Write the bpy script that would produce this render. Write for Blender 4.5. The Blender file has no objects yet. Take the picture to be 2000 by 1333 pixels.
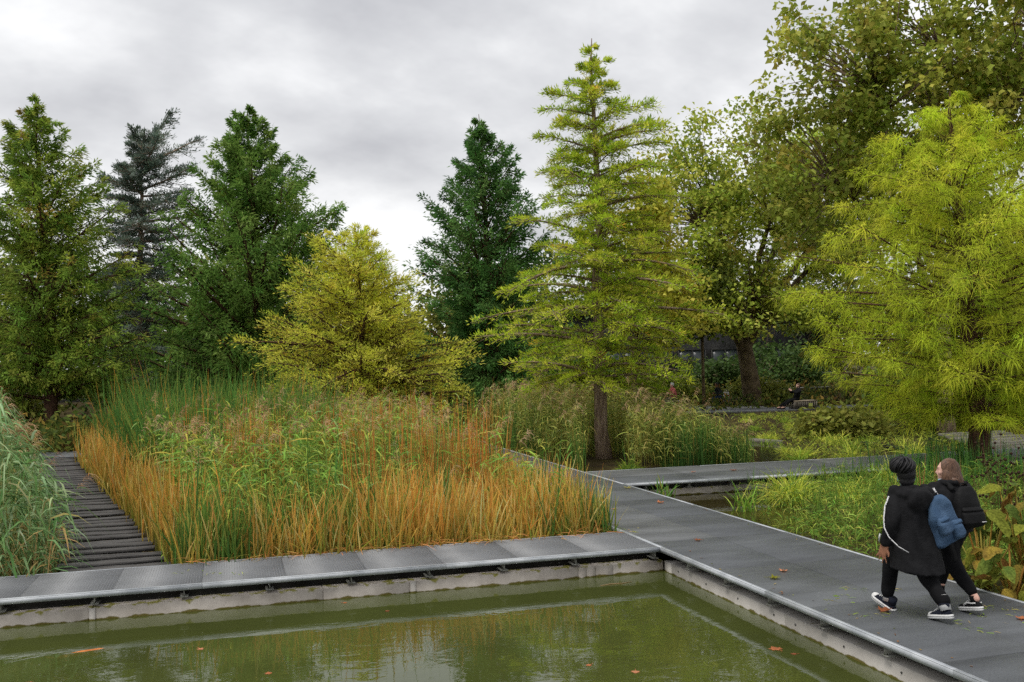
import bpy, bmesh, math, random
import numpy as np
from mathutils import Vector, Matrix

random.seed(7)
RNG = np.random.default_rng(11)
SC = bpy.context.scene
COL = SC.collection

# ------------------------------------------------------------------ camera
cam_data = bpy.data.cameras.new("camera")
cam_data.sensor_width = 36.0
cam_data.lens = 34.506
cam_data.clip_start = 0.1
cam_data.clip_end = 6000.0
cam = bpy.data.objects.new("camera", cam_data)
COL.objects.link(cam)
YAW, PITCH, ROLL = math.radians(16.2), math.radians(1.15), math.radians(-1.17)
_f = Vector((math.sin(YAW), math.cos(YAW), 0.0))
_r = Vector((math.cos(YAW), -math.sin(YAW), 0.0))
_u = Vector((0, 0, 1))
_f2 = _f * math.cos(PITCH) + _u * math.sin(PITCH)
_u2 = _u * math.cos(PITCH) - _f * math.sin(PITCH)
_r3 = _r * math.cos(ROLL) + _u2 * math.sin(ROLL)
_u3 = _u2 * math.cos(ROLL) - _r * math.sin(ROLL)
cam.matrix_world = Matrix(((_r3.x, _u3.x, -_f2.x, 0.0), (_r3.y, _u3.y, -_f2.y, 0.0), (_r3.z, _u3.z, -_f2.z, 2.7), (0, 0, 0, 1)))
SC.camera = cam

# ------------------------------------------------------------------ world, sun, exposure
SUN_EL, SUN_AZ = math.radians(66), math.radians(245)      # azimuth clockwise from +Y
world = bpy.data.worlds.new("World")
SC.world = world
world.use_nodes = True
nt = world.node_tree
nt.nodes.clear()
def wn(t, **kw):
    n = nt.nodes.new(t)
    for k, v in kw.items():
        setattr(n, k, v)
    return n
w_out = wn("ShaderNodeOutputWorld")
w_sky = wn("ShaderNodeTexSky", sky_type='NISHITA')
w_sky.sun_disc = False
w_sky.sun_elevation = SUN_EL
w_sky.sun_rotation = SUN_AZ
w_sky.air_density = 1.5
w_sky.dust_density = 4.0
w_bg1 = wn("ShaderNodeBackground")
w_bg1.inputs[1].default_value = 0.1
nt.links.new(w_sky.outputs[0], w_bg1.inputs[0])
w_tc = wn("ShaderNodeTexCoord")
w_sep = wn("ShaderNodeSeparateXYZ")
nt.links.new(w_tc.outputs["Generated"], w_sep.inputs[0])
w_z = wn("ShaderNodeMath", operation='MAXIMUM')
nt.links.new(w_sep.outputs[2], w_z.inputs[0])
w_z.inputs[1].default_value = 0.0
w_z2 = wn("ShaderNodeMath", operation='ADD')
nt.links.new(w_z.outputs[0], w_z2.inputs[0])
w_z2.inputs[1].default_value = 0.45
w_dx = wn("ShaderNodeMath", operation='DIVIDE')
w_dy = wn("ShaderNodeMath", operation='DIVIDE')
nt.links.new(w_sep.outputs[0], w_dx.inputs[0]); nt.links.new(w_z2.outputs[0], w_dx.inputs[1])
nt.links.new(w_sep.outputs[1], w_dy.inputs[0]); nt.links.new(w_z2.outputs[0], w_dy.inputs[1])
w_cmb = wn("ShaderNodeCombineXYZ")
nt.links.new(w_dx.outputs[0], w_cmb.inputs[0]); nt.links.new(w_dy.outputs[0], w_cmb.inputs[1])
w_map = wn("ShaderNodeMapping")
w_map.inputs["Location"].default_value = (1.9, 3.3, 0.0)
w_map.inputs["Rotation"].default_value = (0, 0, math.radians(-28))
w_map.inputs["Scale"].default_value = (0.8, 1.0, 1.0)
nt.links.new(w_cmb.outputs[0], w_map.inputs[0])
w_n1 = wn("ShaderNodeTexNoise")
w_n1.inputs["Scale"].default_value = 1.05
w_n1.inputs["Detail"].default_value = 4.0
w_n1.inputs["Roughness"].default_value = 0.5
w_n1.inputs["Distortion"].default_value = 0.3
nt.links.new(w_map.outputs[0], w_n1.inputs["Vector"])
w_n2 = wn("ShaderNodeTexNoise")
w_n2.inputs["Scale"].default_value = 4.2
w_n2.inputs["Detail"].default_value = 5.0
w_n2.inputs["Roughness"].default_value = 0.55
nt.links.new(w_map.outputs[0], w_n2.inputs["Vector"])
w_mix = wn("ShaderNodeMath", operation='MULTIPLY_ADD')
nt.links.new(w_n2.outputs[0], w_mix.inputs[0])
w_mix.inputs[1].default_value = 0.40
nt.links.new(w_n1.outputs[0], w_mix.inputs[2])
w_ramp = wn("ShaderNodeValToRGB")
cr = w_ramp.color_ramp
cr.elements[0].position = 0.655; cr.elements[0].color = (0.66, 0.662, 0.667, 1)
cr.elements[1].position = 0.86; cr.elements[1].color = (0.35, 0.352, 0.372, 1)
e = cr.elements.new(0.745); e.color = (0.50, 0.503, 0.516, 1)
w_el = wn("ShaderNodeMath", operation='MULTIPLY_ADD')     # overcast is palest towards the horizon
nt.links.new(w_z.outputs[0], w_el.inputs[0])
w_el.inputs[1].default_value = 0.50
w_el.inputs[2].default_value = -0.175
w_sum = wn("ShaderNodeMath", operation='ADD')
nt.links.new(w_mix.outputs[0], w_sum.inputs[0]); nt.links.new(w_el.outputs[0], w_sum.inputs[1])
nt.links.new(w_sum.outputs[0], w_ramp.inputs[0])
w_bg2 = wn("ShaderNodeBackground")
w_bg2.inputs[1].default_value = 1.0
nt.links.new(w_ramp.outputs[0], w_bg2.inputs[0])
w_ms = wn("ShaderNodeMixShader")
w_ms.inputs[0].default_value = 0.95
nt.links.new(w_bg1.outputs[0], w_ms.inputs[1])
nt.links.new(w_bg2.outputs[0], w_ms.inputs[2])
nt.links.new(w_ms.outputs[0], w_out.inputs[0])

sun_data = bpy.data.lights.new("sun", 'SUN')
sun_data.energy = 1.5
sun_data.angle = math.radians(22)
sun_data.color = (1.0, 0.965, 0.91)
sun = bpy.data.objects.new("sun", sun_data)
COL.objects.link(sun)
_sd = Vector((math.sin(SUN_AZ) * math.cos(SUN_EL), math.cos(SUN_AZ) * math.cos(SUN_EL), math.sin(SUN_EL)))
sun.rotation_euler = _sd.to_track_quat('Z', 'Y').to_euler()
sun.location = (0, 0, 60)

SC.view_settings.view_transform = 'Standard'
SC.view_settings.look = 'None'
SC.view_settings.exposure = 0.65
SC.view_settings.gamma = 1.0
SC.view_settings.use_curve_mapping = False
SC.render.engine = 'CYCLES'
SC.cycles.max_bounces = 9
SC.cycles.diffuse_bounces = 6
SC.cycles.glossy_bounces = 3
SC.cycles.transmission_bounces = 6
SC.cycles.transparent_max_bounces = 6
SC.cycles.caustics_reflective = False
SC.cycles.caustics_refractive = False
SC.cycles.use_adaptive_sampling = True
SC.cycles.adaptive_threshold = 0.02
SC.cycles.use_denoising = False
SC.cycles.sample_clamp_indirect = 4.0

# ------------------------------------------------------------------ helpers
def srgb(r, g, b):
    def c(v):
        v /= 255.0
        return v / 12.92 if v <= 0.04045 else ((v + 0.055) / 1.055) ** 2.4
    return (c(r), c(g), c(b))

def tag(o, label=None, cat=None, group=None, kind=None):
    if label: o["label"] = label
    if cat: o["category"] = cat
    if group: o["group"] = group
    if kind: o["kind"] = kind
    return o

def link(o, parent=None):
    COL.objects.link(o)
    if parent is not None:
        o.parent = parent
    return o

def empty(name, loc=(0, 0, 0), rz=0.0):
    o = bpy.data.objects.new(name, None)
    o.empty_display_size = 0.2
    o.location = loc
    o.rotation_euler = (0, 0, rz)
    return link(o)

def np_mesh(name, V, F, cols=None, smooth=False):
    """V (n,3); F list of int arrays each (m,k); cols (n,3)"""
    me = bpy.data.meshes.new(name)
    V = np.asarray(V, dtype=np.float32)
    me.vertices.add(len(V))
    me.vertices.foreach_set("co", V.ravel())
    Fs = [np.asarray(f, dtype=np.int32) for f in F if len(f)]
    nl = sum(f.size for f in Fs)
    npol = sum(len(f) for f in Fs)
    me.loops.add(nl)
    me.polygons.add(npol)
    me.loops.foreach_set("vertex_index", np.concatenate([f.ravel() for f in Fs]))
    tot = np.concatenate([np.full(len(f), f.shape[1], dtype=np.int32) for f in Fs])
    st = np.concatenate([[0], np.cumsum(tot)[:-1]]).astype(np.int32)
    me.polygons.foreach_set("loop_start", st)
    if smooth:
        me.polygons.foreach_set("use_smooth", np.ones(npol, dtype=bool))
    me.update(calc_edges=True)
    if cols is not None:
        at = me.attributes.new("col", 'FLOAT_COLOR', 'POINT')
        c4 = np.ones((len(V), 4), dtype=np.float32)
        c4[:, :3] = np.clip(cols, 0, 1)
        at.data.foreach_set("color", c4.ravel())
    me.validate()
    return me

class Geo:
    """collects vertices, faces and per-vertex colours"""
    def __init__(s):
        s.V, s.F, s.C, s.n = [], {}, [], 0
    def add(s, V, F, C=(0.5, 0.5, 0.5)):
        V = np.asarray(V, dtype=np.float32).reshape(-1, 3)
        F = np.asarray(F, dtype=np.int32)
        s.F.setdefault(F.shape[1], []).append(F + s.n)
        C = np.asarray(C, dtype=np.float32)
        if C.ndim == 1:
            C = np.broadcast_to(C, (len(V), 3))
        s.V.append(V); s.C.append(C); s.n += len(V)
        return s
    def poly(s, pts, C=(0.5, 0.5, 0.5)):
        return s.add(pts, [list(range(len(pts)))], C)
    def box(s, x0, x1, y0, y1, z0, z1, C=(0.5, 0.5, 0.5)):
        V = [(x0, y0, z0), (x1, y0, z0), (x1, y1, z0), (x0, y1, z0), (x0, y0, z1), (x1, y0, z1), (x1, y1, z1), (x0, y1, z1)]
        F = [(0, 3, 2, 1), (4, 5, 6, 7), (0, 1, 5, 4), (1, 2, 6, 5), (2, 3, 7, 6), (3, 0, 4, 7)]
        return s.add(V, F, C)
    def tube(s, P, R, sides=6, C=(0.5, 0.5, 0.5), caps=True, C1=None):
        P = np.asarray(P, dtype=float); R = np.broadcast_to(np.asarray(R, dtype=float), (len(P),))
        T = np.gradient(P, axis=0)
        T /= np.linalg.norm(T, axis=1, keepdims=True) + 1e-9
        ref = np.array([0, 0, 1.0]) if abs(T[0, 2]) < 0.9 else np.array([0, 1.0, 0])
        A = np.cross(T, ref); A /= np.linalg.norm(A, axis=1, keepdims=True) + 1e-9
        B = np.cross(T, A)
        th = np.arange(sides) / sides * 2 * np.pi
        V = P[:, None] + (A[:, None] * np.cos(th)[None, :, None] + B[:, None] * np.sin(th)[None, :, None]) * R[:, None, None]
        n = len(P)
        i, j = np.meshgrid(np.arange(n - 1), np.arange(sides), indexing='ij')
        F = np.stack([i * sides + j, i * sides + (j + 1) % sides, (i + 1) * sides + (j + 1) % sides, (i + 1) * sides + j], -1).reshape(-1, 4)
        if C1 is not None:
            t = np.linspace(0, 1, n)[:, None, None]
            CC = (np.asarray(C)[None, None] * (1 - t) + np.asarray(C1)[None, None] * t) * np.ones((n, sides, 1))
            C = CC.reshape(-1, 3)
        base = s.n
        s.add(V.reshape(-1, 3), F[:, ::-1], C)
        if caps:
            s.F.setdefault(sides, []).append(np.array([[base + k for k in range(sides)]], dtype=np.int32))
            s.F.setdefault(sides, []).append(np.array([[base + (n - 1) * sides + k for k in range(sides)][::-1]], dtype=np.int32))
        return s
    def loft(s, rings, C=(0.5, 0.5, 0.5), caps=True):
        rings = [np.asarray(r, dtype=float) for r in rings]
        n, m = len(rings), len(rings[0])
        i, j = np.meshgrid(np.arange(n - 1), np.arange(m), indexing='ij')
        F = np.stack([i * m + j, i * m + (j + 1) % m, (i + 1) * m + (j + 1) % m, (i + 1) * m + j], -1).reshape(-1, 4)
        base = s.n
        s.add(np.concatenate(rings), F, C)
        if caps:
            s.F.setdefault(m, []).append(np.array([[base + k for k in range(m)][::-1]], dtype=np.int32))
            s.F.setdefault(m, []).append(np.array([[base + (n - 1) * m + k for k in range(m)]], dtype=np.int32))
        return s
    def mesh(s, name, smooth=False):
        F = []
        for k in s.F:
            F.append(np.concatenate(s.F[k]))
        return np_mesh(name, np.concatenate(s.V), F, np.concatenate(s.C), smooth)
    def build(s, name, mat, parent=None, smooth=False, loc=None):
        me = s.mesh(name, smooth)
        me.materials.append(mat)
        o = bpy.data.objects.new(name, me)
        if loc is not None:
            o.location = loc
        return link(o, parent)

def norm(v):
    return v / (np.linalg.norm(v, axis=-1, keepdims=True) + 1e-9)

GAIN, DESAT = 1.38, 0.03
def palette(cols, weights, n, dv=0.12, dc=0.05, rng=RNG):
    cols = np.asarray(cols, dtype=float)
    idx = rng.choice(len(cols), size=n, p=np.asarray(weights) / np.sum(weights))
    a = cols[idx]
    idx2 = rng.choice(len(cols), size=n, p=np.asarray(weights) / np.sum(weights))
    t = rng.random((n, 1)) * 0.4
    a = a * (1 - t) + cols[idx2] * t
    lum = a @ np.array([0.3, 0.6, 0.1])
    a = (a * (1 - DESAT) + lum[:, None] * DESAT) * GAIN
    return np.clip(a * (1 + rng.normal(0, dv, (n, 1))) * (1 + rng.normal(0, dc, (n, 3))), 0.003, 0.95)

def diamonds(g, P, D, N, L, W, C):
    """flat leaves: P base, D direction, N approximate normal"""
    S = norm(np.cross(D, N))
    L = np.asarray(L).reshape(-1, 1); W = np.asarray(W).reshape(-1, 1)
    V = np.stack([P, P + D * L * 0.45 + S * W, P + D * L, P + D * L * 0.45 - S * W], 1)
    n = len(P)
    F = np.arange(n * 4).reshape(n, 4)
    g.add(V.reshape(-1, 3), F, np.repeat(C, 4, axis=0))

def strips(g, P, D, L, W, droop, nseg, C0, C1=None, prof=None, twist=0.6, rng=RNG, sway=0.0):
    """curved ribbons that bend under gravity"""
    n = len(P)
    L = np.broadcast_to(np.asarray(L, dtype=float), (n,))[:, None]
    W = np.broadcast_to(np.asarray(W, dtype=float), (n,))[:, None]
    dr = np.broadcast_to(np.asarray(droop, dtype=float), (n,))[:, None]
    if prof is None:
        prof = np.sin(np.linspace(0.5, 1.0, nseg + 1) * np.pi)
        prof[-1] = 0.04
    S = np.cross(D, np.array([0, 0, 1.0]) + rng.normal(0, twist, (n, 3)))
    S = norm(S)
    sw = rng.normal(0, sway, (n, 1)) if sway else 0.0
    Vs, Cs = [], []
    for k in range(nseg + 1):
        t = k / nseg
        X = P + D * L * t + S * (sw * L * t * t)
        X = X.copy(); X[:, 2:] -= dr * L * t * t
        Vs += [X - S * W * prof[k] * 0.5, X + S * W * prof[k] * 0.5]
        c = C0 if C1 is None else C0 * (1 - t) + C1 * t
        Cs += [c, c]
    V = np.stack(Vs, 1); C = np.stack(Cs, 1)
    m = 2 * (nseg + 1)
    b = (np.arange(n) * m)[:, None]
    F = np.concatenate([b + np.array([[2 * k, 2 * k + 1, 2 * k + 3, 2 * k + 2]]) for k in range(nseg)], 0)
    g.add(V.reshape(-1, 3), F, C.reshape(-1, 3))

def sticks(g, P0, P1, r0, r1, C, sides=3):
    n = len(P0)
    T = norm(P1 - P0)
    ref = np.where(np.abs(T[:, 2:3]) < 0.9, np.array([[0, 0, 1.0]]), np.array([[0, 1.0, 0]]))
    A = norm(np.cross(T, ref)); B = np.cross(T, A)
    r0 = np.broadcast_to(np.asarray(r0, dtype=float), (n,))[:, None]; r1 = np.broadcast_to(np.asarray(r1, dtype=float), (n,))[:, None]
    Vs = []
    for (P, r) in ((P0, r0), (P1, r1)):
        for k in range(sides):
            a = 2 * np.pi * k / sides
            Vs.append(P + (A * math.cos(a) + B * math.sin(a)) * r)
    V = np.stack(Vs, 1)
    b = (np.arange(n) * 2 * sides)[:, None]
    F = np.concatenate([b + np.array([[k, (k + 1) % sides, sides + (k + 1) % sides, sides + k]]) for k in range(sides)], 0)
    C = np.asarray(C, dtype=float)
    if C.ndim == 2:
        C = np.repeat(C, 2 * sides, axis=0)
    g.add(V.reshape(-1, 3), F, C)

# ------------------------------------------------------------------ materials
MATS = {}
def mat(name):
    m = bpy.data.materials.new(name)
    m.use_nodes = True
    m.node_tree.nodes.clear()
    MATS[name] = m
    return m, m.node_tree
def nd(t, typ, **kw):
    n = t.nodes.new(typ)
    for k, v in kw.items():
        if k.startswith("i_"):
            n.inputs[k[2:].replace("_", " ")].default_value = v
        else:
            setattr(n, k, v)
    return n

def leaf_mat(name, trans=0.35, rough=0.65, spec=0.06, patch=0.18, pscale=1.3):
    m, t = mat(name)
    out = nd(t, "ShaderNodeOutputMaterial")
    at = nd(t, "ShaderNodeAttribute", attribute_name="col")
    tc = nd(t, "ShaderNodeTexCoord")
    nz = nd(t, "ShaderNodeTexNoise"); nz.inputs["Scale"].default_value = pscale; nz.inputs["Detail"].default_value = 3
    t.links.new(tc.outputs["Object"], nz.inputs["Vector"])
    mr = nd(t, "ShaderNodeMapRange"); mr.inputs[1].default_value = 0.3; mr.inputs[2].default_value = 0.7
    mr.inputs[3].default_value = 1 - patch; mr.inputs[4].default_value = 1 + patch
    t.links.new(nz.outputs[0], mr.inputs[0])
    mx = nd(t, "ShaderNodeMix", data_type='RGBA', blend_type='MULTIPLY'); mx.inputs[0].default_value = 1.0
    t.links.new(at.outputs["Color"], mx.inputs[6]); t.links.new(mr.outputs[0], mx.inputs[7])
    p = nd(t, "ShaderNodeBsdfPrincipled"); p.inputs["Roughness"].default_value = rough
    p.inputs["Specular IOR Level"].default_value = spec
    t.links.new(mx.outputs[2], p.inputs["Base Color"])
    tr = nd(t, "ShaderNodeBsdfTranslucent")
    t.links.new(mx.outputs[2], tr.inputs[0])
    ms = nd(t, "ShaderNodeMixShader"); ms.inputs[0].default_value = trans
    t.links.new(p.outputs[0], ms.inputs[1]); t.links.new(tr.outputs[0], ms.inputs[2])
    t.links.new(ms.outputs[0], out.inputs[0])
    return m

def solid_mat(name, c0, c1=None, scale=4.0, rough=0.7, spec=0.3, metal=0.0, bump=0.0, bscale=None, stretch=(1, 1, 1), detail=6, attr=False, lo=0.35, hi=0.65, rvar=0.0):
    """two-tone noise surface with relief; attr multiplies the mesh colour in"""
    m, t = mat(name)
    out = nd(t, "ShaderNodeOutputMaterial")
    p = nd(t, "ShaderNodeBsdfPrincipled")
    p.inputs["Roughness"].default_value = rough; p.inputs["Metallic"].default_value = metal
    p.inputs["Specular IOR Level"].default_value = spec
    tc = nd(t, "ShaderNodeTexCoord")
    mp = nd(t, "ShaderNodeMapping"); mp.inputs["Scale"].default_value = stretch
    oi = nd(t, "ShaderNodeObjectInfo")
    vs = nd(t, "ShaderNodeVectorMath", operation='ADD')
    vm = nd(t, "ShaderNodeMath", operation='MULTIPLY'); vm.inputs[1].default_value = 17.0
    t.links.new(oi.outputs["Random"], vm.inputs[0])
    t.links.new(tc.outputs["Object"], vs.inputs[0]); t.links.new(vm.outputs[0], vs.inputs[1])
    t.links.new(vs.outputs[0], mp.inputs[0])
    nz = nd(t, "ShaderNodeTexNoise"); nz.inputs["Scale"].default_value = scale; nz.inputs["Detail"].default_value = detail
    t.links.new(mp.outputs[0], nz.inputs["Vector"])
    rp = nd(t, "ShaderNodeValToRGB")
    rp.color_ramp.elements[0].position = lo; rp.color_ramp.elements[1].position = hi
    rp.color_ramp.elements[0].color = (*c0, 1); rp.color_ramp.elements[1].color = (*(c1 or c0), 1)
    t.links.new(nz.outputs[0], rp.inputs[0])
    src = rp.outputs[0]
    if attr:
        at = nd(t, "ShaderNodeAttribute", attribute_name="col")
        mx = nd(t, "ShaderNodeMix", data_type='RGBA', blend_type='MULTIPLY'); mx.inputs[0].default_value = 1.0
        t.links.new(src, mx.inputs[6]); t.links.new(at.outputs["Color"], mx.inputs[7])
        src = mx.outputs[2]
    t.links.new(src, p.inputs["Base Color"])
    if rvar:
        mr = nd(t, "ShaderNodeMapRange"); mr.inputs[3].default_value = rough - rvar; mr.inputs[4].default_value = rough + rvar
        t.links.new(nz.outputs[0], mr.inputs[0]); t.links.new(mr.outputs[0], p.inputs["Roughness"])
    if bump:
        nb = nd(t, "ShaderNodeTexNoise"); nb.inputs["Scale"].default_value = bscale or scale * 6; nb.inputs["Detail"].default_value = 5
        t.links.new(mp.outputs[0], nb.inputs["Vector"])
        bp = nd(t, "ShaderNodeBump"); bp.inputs["Strength"].default_value = bump; bp.inputs["Distance"].default_value = 0.02
        t.links.new(nb.outputs[0], bp.inputs["Height"]); t.links.new(bp.outputs[0], p.inputs["Normal"])
    t.links.new(p.outputs[0], out.inputs[0])
    return m

M_leaf = leaf_mat("foliage", 0.45)
M_reed = leaf_mat("reed_leaf", 0.33, 0.6, 0.08, 0.14)
M_broad = leaf_mat("broad_leaf", 0.36, 0.5, 0.12, 0.15)
M_bigleaf = leaf_mat("large_leaf", 0.30, 0.75, 0.05, 0.5, 7.0)
M_bark = solid_mat("bark", srgb(108, 90, 76), srgb(158, 138, 118), 5, 0.9, 0.15, bump=0.9, bscale=16, stretch=(3, 3, 0.5))
M_bark_red = solid_mat("bark_red", srgb(62, 44, 36), srgb(104, 78, 62), 5, 0.9, 0.15, bump=0.9, bscale=16, stretch=(3, 3, 0.5))
M_bark_plane = solid_mat("bark_plane", srgb(74, 60, 44), srgb(122, 106, 82), 2.2, 0.85, 0.2, bump=0.5, bscale=9)
M_soil = solid_mat("soil", srgb(46, 38, 26), srgb(74, 66, 38), 1.6, 0.95, 0.1, bump=0.8, bscale=9)
M_timber = solid_mat("timber_sleeper", srgb(60, 58, 57), srgb(96, 94, 92), 3, 0.75, 0.35, bump=0.7, bscale=22, stretch=(0.35, 5, 5), rvar=0.12)
M_alu = solid_mat("aluminium", srgb(158, 163, 168), srgb(190, 194, 198), 3.5, 0.5, 0.5, metal=0.1, bump=0.03)
M_grate = solid_mat("galvanised_grating", srgb(122, 124, 126), srgb(134, 136, 138), 2, 0.5, 0.4, metal=0.1, bump=0.03)
M_steel = solid_mat("dark_steel", srgb(46, 46, 44), srgb(74, 74, 70), 6, 0.6, 0.4, metal=0.3, bump=0.1)
M_bracket = solid_mat("bracket_steel", srgb(112, 112, 106), srgb(150, 150, 142), 8, 0.6, 0.4, metal=0.3, bump=0.1)
M_under = solid_mat("under_deck", srgb(30, 30, 28), srgb(48, 47, 44), 3, 0.9, 0.2)

def deck_mat():
    m, t = mat("deck_panel")
    out = nd(t, "ShaderNodeOutputMaterial"); p = nd(t, "ShaderNodeBsdfPrincipled")
    geo = nd(t, "ShaderNodeNewGeometry")
    at = nd(t, "ShaderNodeAttribute", attribute_name="col")
    n1 = nd(t, "ShaderNodeTexNoise"); n1.inputs["Scale"].default_value = 0.9; n1.inputs["Detail"].default_value = 6; n1.inputs["Roughness"].default_value = 0.6
    mp = nd(t, "ShaderNodeMapping"); mp.inputs["Scale"].default_value = (0.55, 1.5, 1)
    t.links.new(geo.outputs["Position"], mp.inputs[0]); t.links.new(mp.outputs[0], n1.inputs["Vector"])
    n2 = nd(t, "ShaderNodeTexNoise"); n2.inputs["Scale"].default_value = 42; n2.inputs["Detail"].default_value = 4
    t.links.new(geo.outputs["Position"], n2.inputs["Vector"])
    r1 = nd(t, "ShaderNodeMapRange"); r1.inputs[1].default_value = 0.3; r1.inputs[2].default_value = 0.7; r1.inputs[3].default_value = 0.60; r1.inputs[4].default_value = 1.40
    t.links.new(n1.outputs[0], r1.inputs[0])
    r2 = nd(t, "ShaderNodeMapRange"); r2.inputs[1].default_value = 0.25; r2.inputs[2].default_value = 0.75; r2.inputs[3].default_value = 0.86; r2.inputs[4].default_value = 1.14
    t.links.new(n2.outputs[0], r2.inputs[0])
    a = nd(t, "ShaderNodeMath", operation='MULTIPLY'); t.links.new(r1.outputs[0], a.inputs[0]); t.links.new(r2.outputs[0], a.inputs[1])
    # dirt spots
    vo = nd(t, "ShaderNodeTexVoronoi"); vo.inputs["Scale"].default_value = 3.3
    t.links.new(geo.outputs["Position"], vo.inputs["Vector"])
    r3_ = nd(t, "ShaderNodeMapRange"); r3_.inputs[1].default_value = 0.02; r3_.inputs[2].default_value = 0.045; r3_.inputs[3].default_value = 1.8; r3_.inputs[4].default_value = 1.0
    t.links.new(vo.outputs[0], r3_.inputs[0])
    a2 = nd(t, "ShaderNodeMath", operation='MULTIPLY'); t.links.new(a.outputs[0], a2.inputs[0]); t.links.new(r3_.outputs[0], a2.inputs[1])
    mx = nd(t, "ShaderNodeMix", data_type='RGBA', blend_type='MULTIPLY'); mx.inputs[0].default_value = 1.0
    t.links.new(at.outputs["Color"], mx.inputs[6]); t.links.new(a2.outputs[0], mx.inputs[7])
    t.links.new(mx.outputs[2], p.inputs["Base Color"])
    rr = nd(t, "ShaderNodeMapRange"); rr.inputs[1].default_value = 0.3; rr.inputs[2].default_value = 0.7; rr.inputs[3].default_value = 0.5; rr.inputs[4].default_value = 0.72
    t.links.new(n1.outputs[0], rr.inputs[0]); t.links.new(rr.outputs[0], p.inputs["Roughness"])
    p.inputs["Specular IOR Level"].default_value = 0.4
    bp = nd(t, "ShaderNodeBump"); bp.inputs["Strength"].default_value = 0.25; bp.inputs["Distance"].default_value = 0.004
    t.links.new(n2.outputs[0], bp.inputs["Height"]); t.links.new(bp.outputs[0], p.inputs["Normal"])
    t.links.new(p.outputs[0], out.inputs[0])
    return m
M_deck = deck_mat()

def wall_mat(name, base, base2, ztop, zwater, moss_amt):
    """concrete with lichen below the coping and an algae line at the water"""
    m, t = mat(name)
    out = nd(t, "ShaderNodeOutputMaterial"); p = nd(t, "ShaderNodeBsdfPrincipled")
    geo = nd(t, "ShaderNodeNewGeometry")
    sp = nd(t, "ShaderNodeSeparateXYZ"); t.links.new(geo.outputs["Position"], sp.inputs[0])
    n1 = nd(t, "ShaderNodeTexNoise"); n1.inputs["Scale"].default_value = 2.4; n1.inputs["Detail"].default_value = 7; n1.inputs["Roughness"].default_value = 0.65
    t.links.new(geo.outputs["Position"], n1.inputs["Vector"])
    mp = nd(t, "ShaderNodeMapping"); mp.inputs["Scale"].default_value = (4.2, 4.2, 3.0)
    t.links.new(geo.outputs["Position"], mp.inputs[0])
    n2 = nd(t, "ShaderNodeTexNoise"); n2.inputs["Scale"].default_value = 1.6; n2.inputs["Detail"].default_value = 6
    t.links.new(mp.outputs[0], n2.inputs["Vector"])
    rp = nd(t, "ShaderNodeValToRGB"); rp.color_ramp.elements[0].position = 0.3; rp.color_ramp.elements[1].position = 0.7
    rp.color_ramp.elements[0].color = (*base, 1); rp.color_ramp.elements[1].color = (*base2, 1)
    t.links.new(n1.outputs[0], rp.inputs[0])
    # lichen: height above the water + noise
    def band(z0, z1, amp, thr):
        mr = nd(t, "ShaderNodeMapRange"); mr.inputs[1].default_value = z0; mr.inputs[2].default_value = z1
        t.links.new(sp.outputs[2], mr.inputs[0])
        ad = nd(t, "ShaderNodeMath", operation='MULTIPLY_ADD'); ad.inputs[1].default_value = amp
        t.links.new(n2.outputs[0], ad.inputs[0]); t.links.new(mr.outputs[0], ad.inputs[2])
        cl = nd(t, "ShaderNodeMapRange"); cl.inputs[1].default_value = thr; cl.inputs[2].default_value = thr + 0.18
        t.links.new(ad.outputs[0], cl.inputs[0])
        return cl.outputs[0]
    b1 = band(ztop - 0.16, ztop, 2.2, 1.95 - moss_amt)
    b2 = band(zwater + 0.075, zwater, 1.2, 1.30)
    m1 = nd(t, "ShaderNodeMix", data_type='RGBA'); t.links.new(b1, m1.inputs[0]); t.links.new(rp.outputs[0], m1.inputs[6]); m1.inputs[7].default_value = (*srgb(138, 134, 70), 1)
    m2 = nd(t, "ShaderNodeMix", data_type='RGBA'); t.links.new(b2, m2.inputs[0]); t.links.new(m1.outputs[2], m2.inputs[6]); m2.inputs[7].default_value = (*srgb(96, 88, 38), 1)
    t.links.new(m2.outputs[2], p.inputs["Base Color"])
    p.inputs["Roughness"].default_value = 0.75; p.inputs["Specular IOR Level"].default_value = 0.25
    bp = nd(t, "ShaderNodeBump"); bp.inputs["Strength"].default_value = 0.3; bp.inputs["Distance"].default_value = 0.01
    t.links.new(n2.outputs[0], bp.inputs["Height"]); t.links.new(bp.outputs[0], p.inputs["Normal"])
    t.links.new(p.outputs[0], out.inputs[0])
    return m
M_conc = wall_mat("pond_concrete", srgb(160, 152, 142), srgb(206, 198, 188), -0.20, -0.35, -0.16)
M_wallmetal = wall_mat("pond_smooth_wall", srgb(166, 161, 153), srgb(200, 195, 187), -0.20, -0.35, -0.5)

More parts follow.
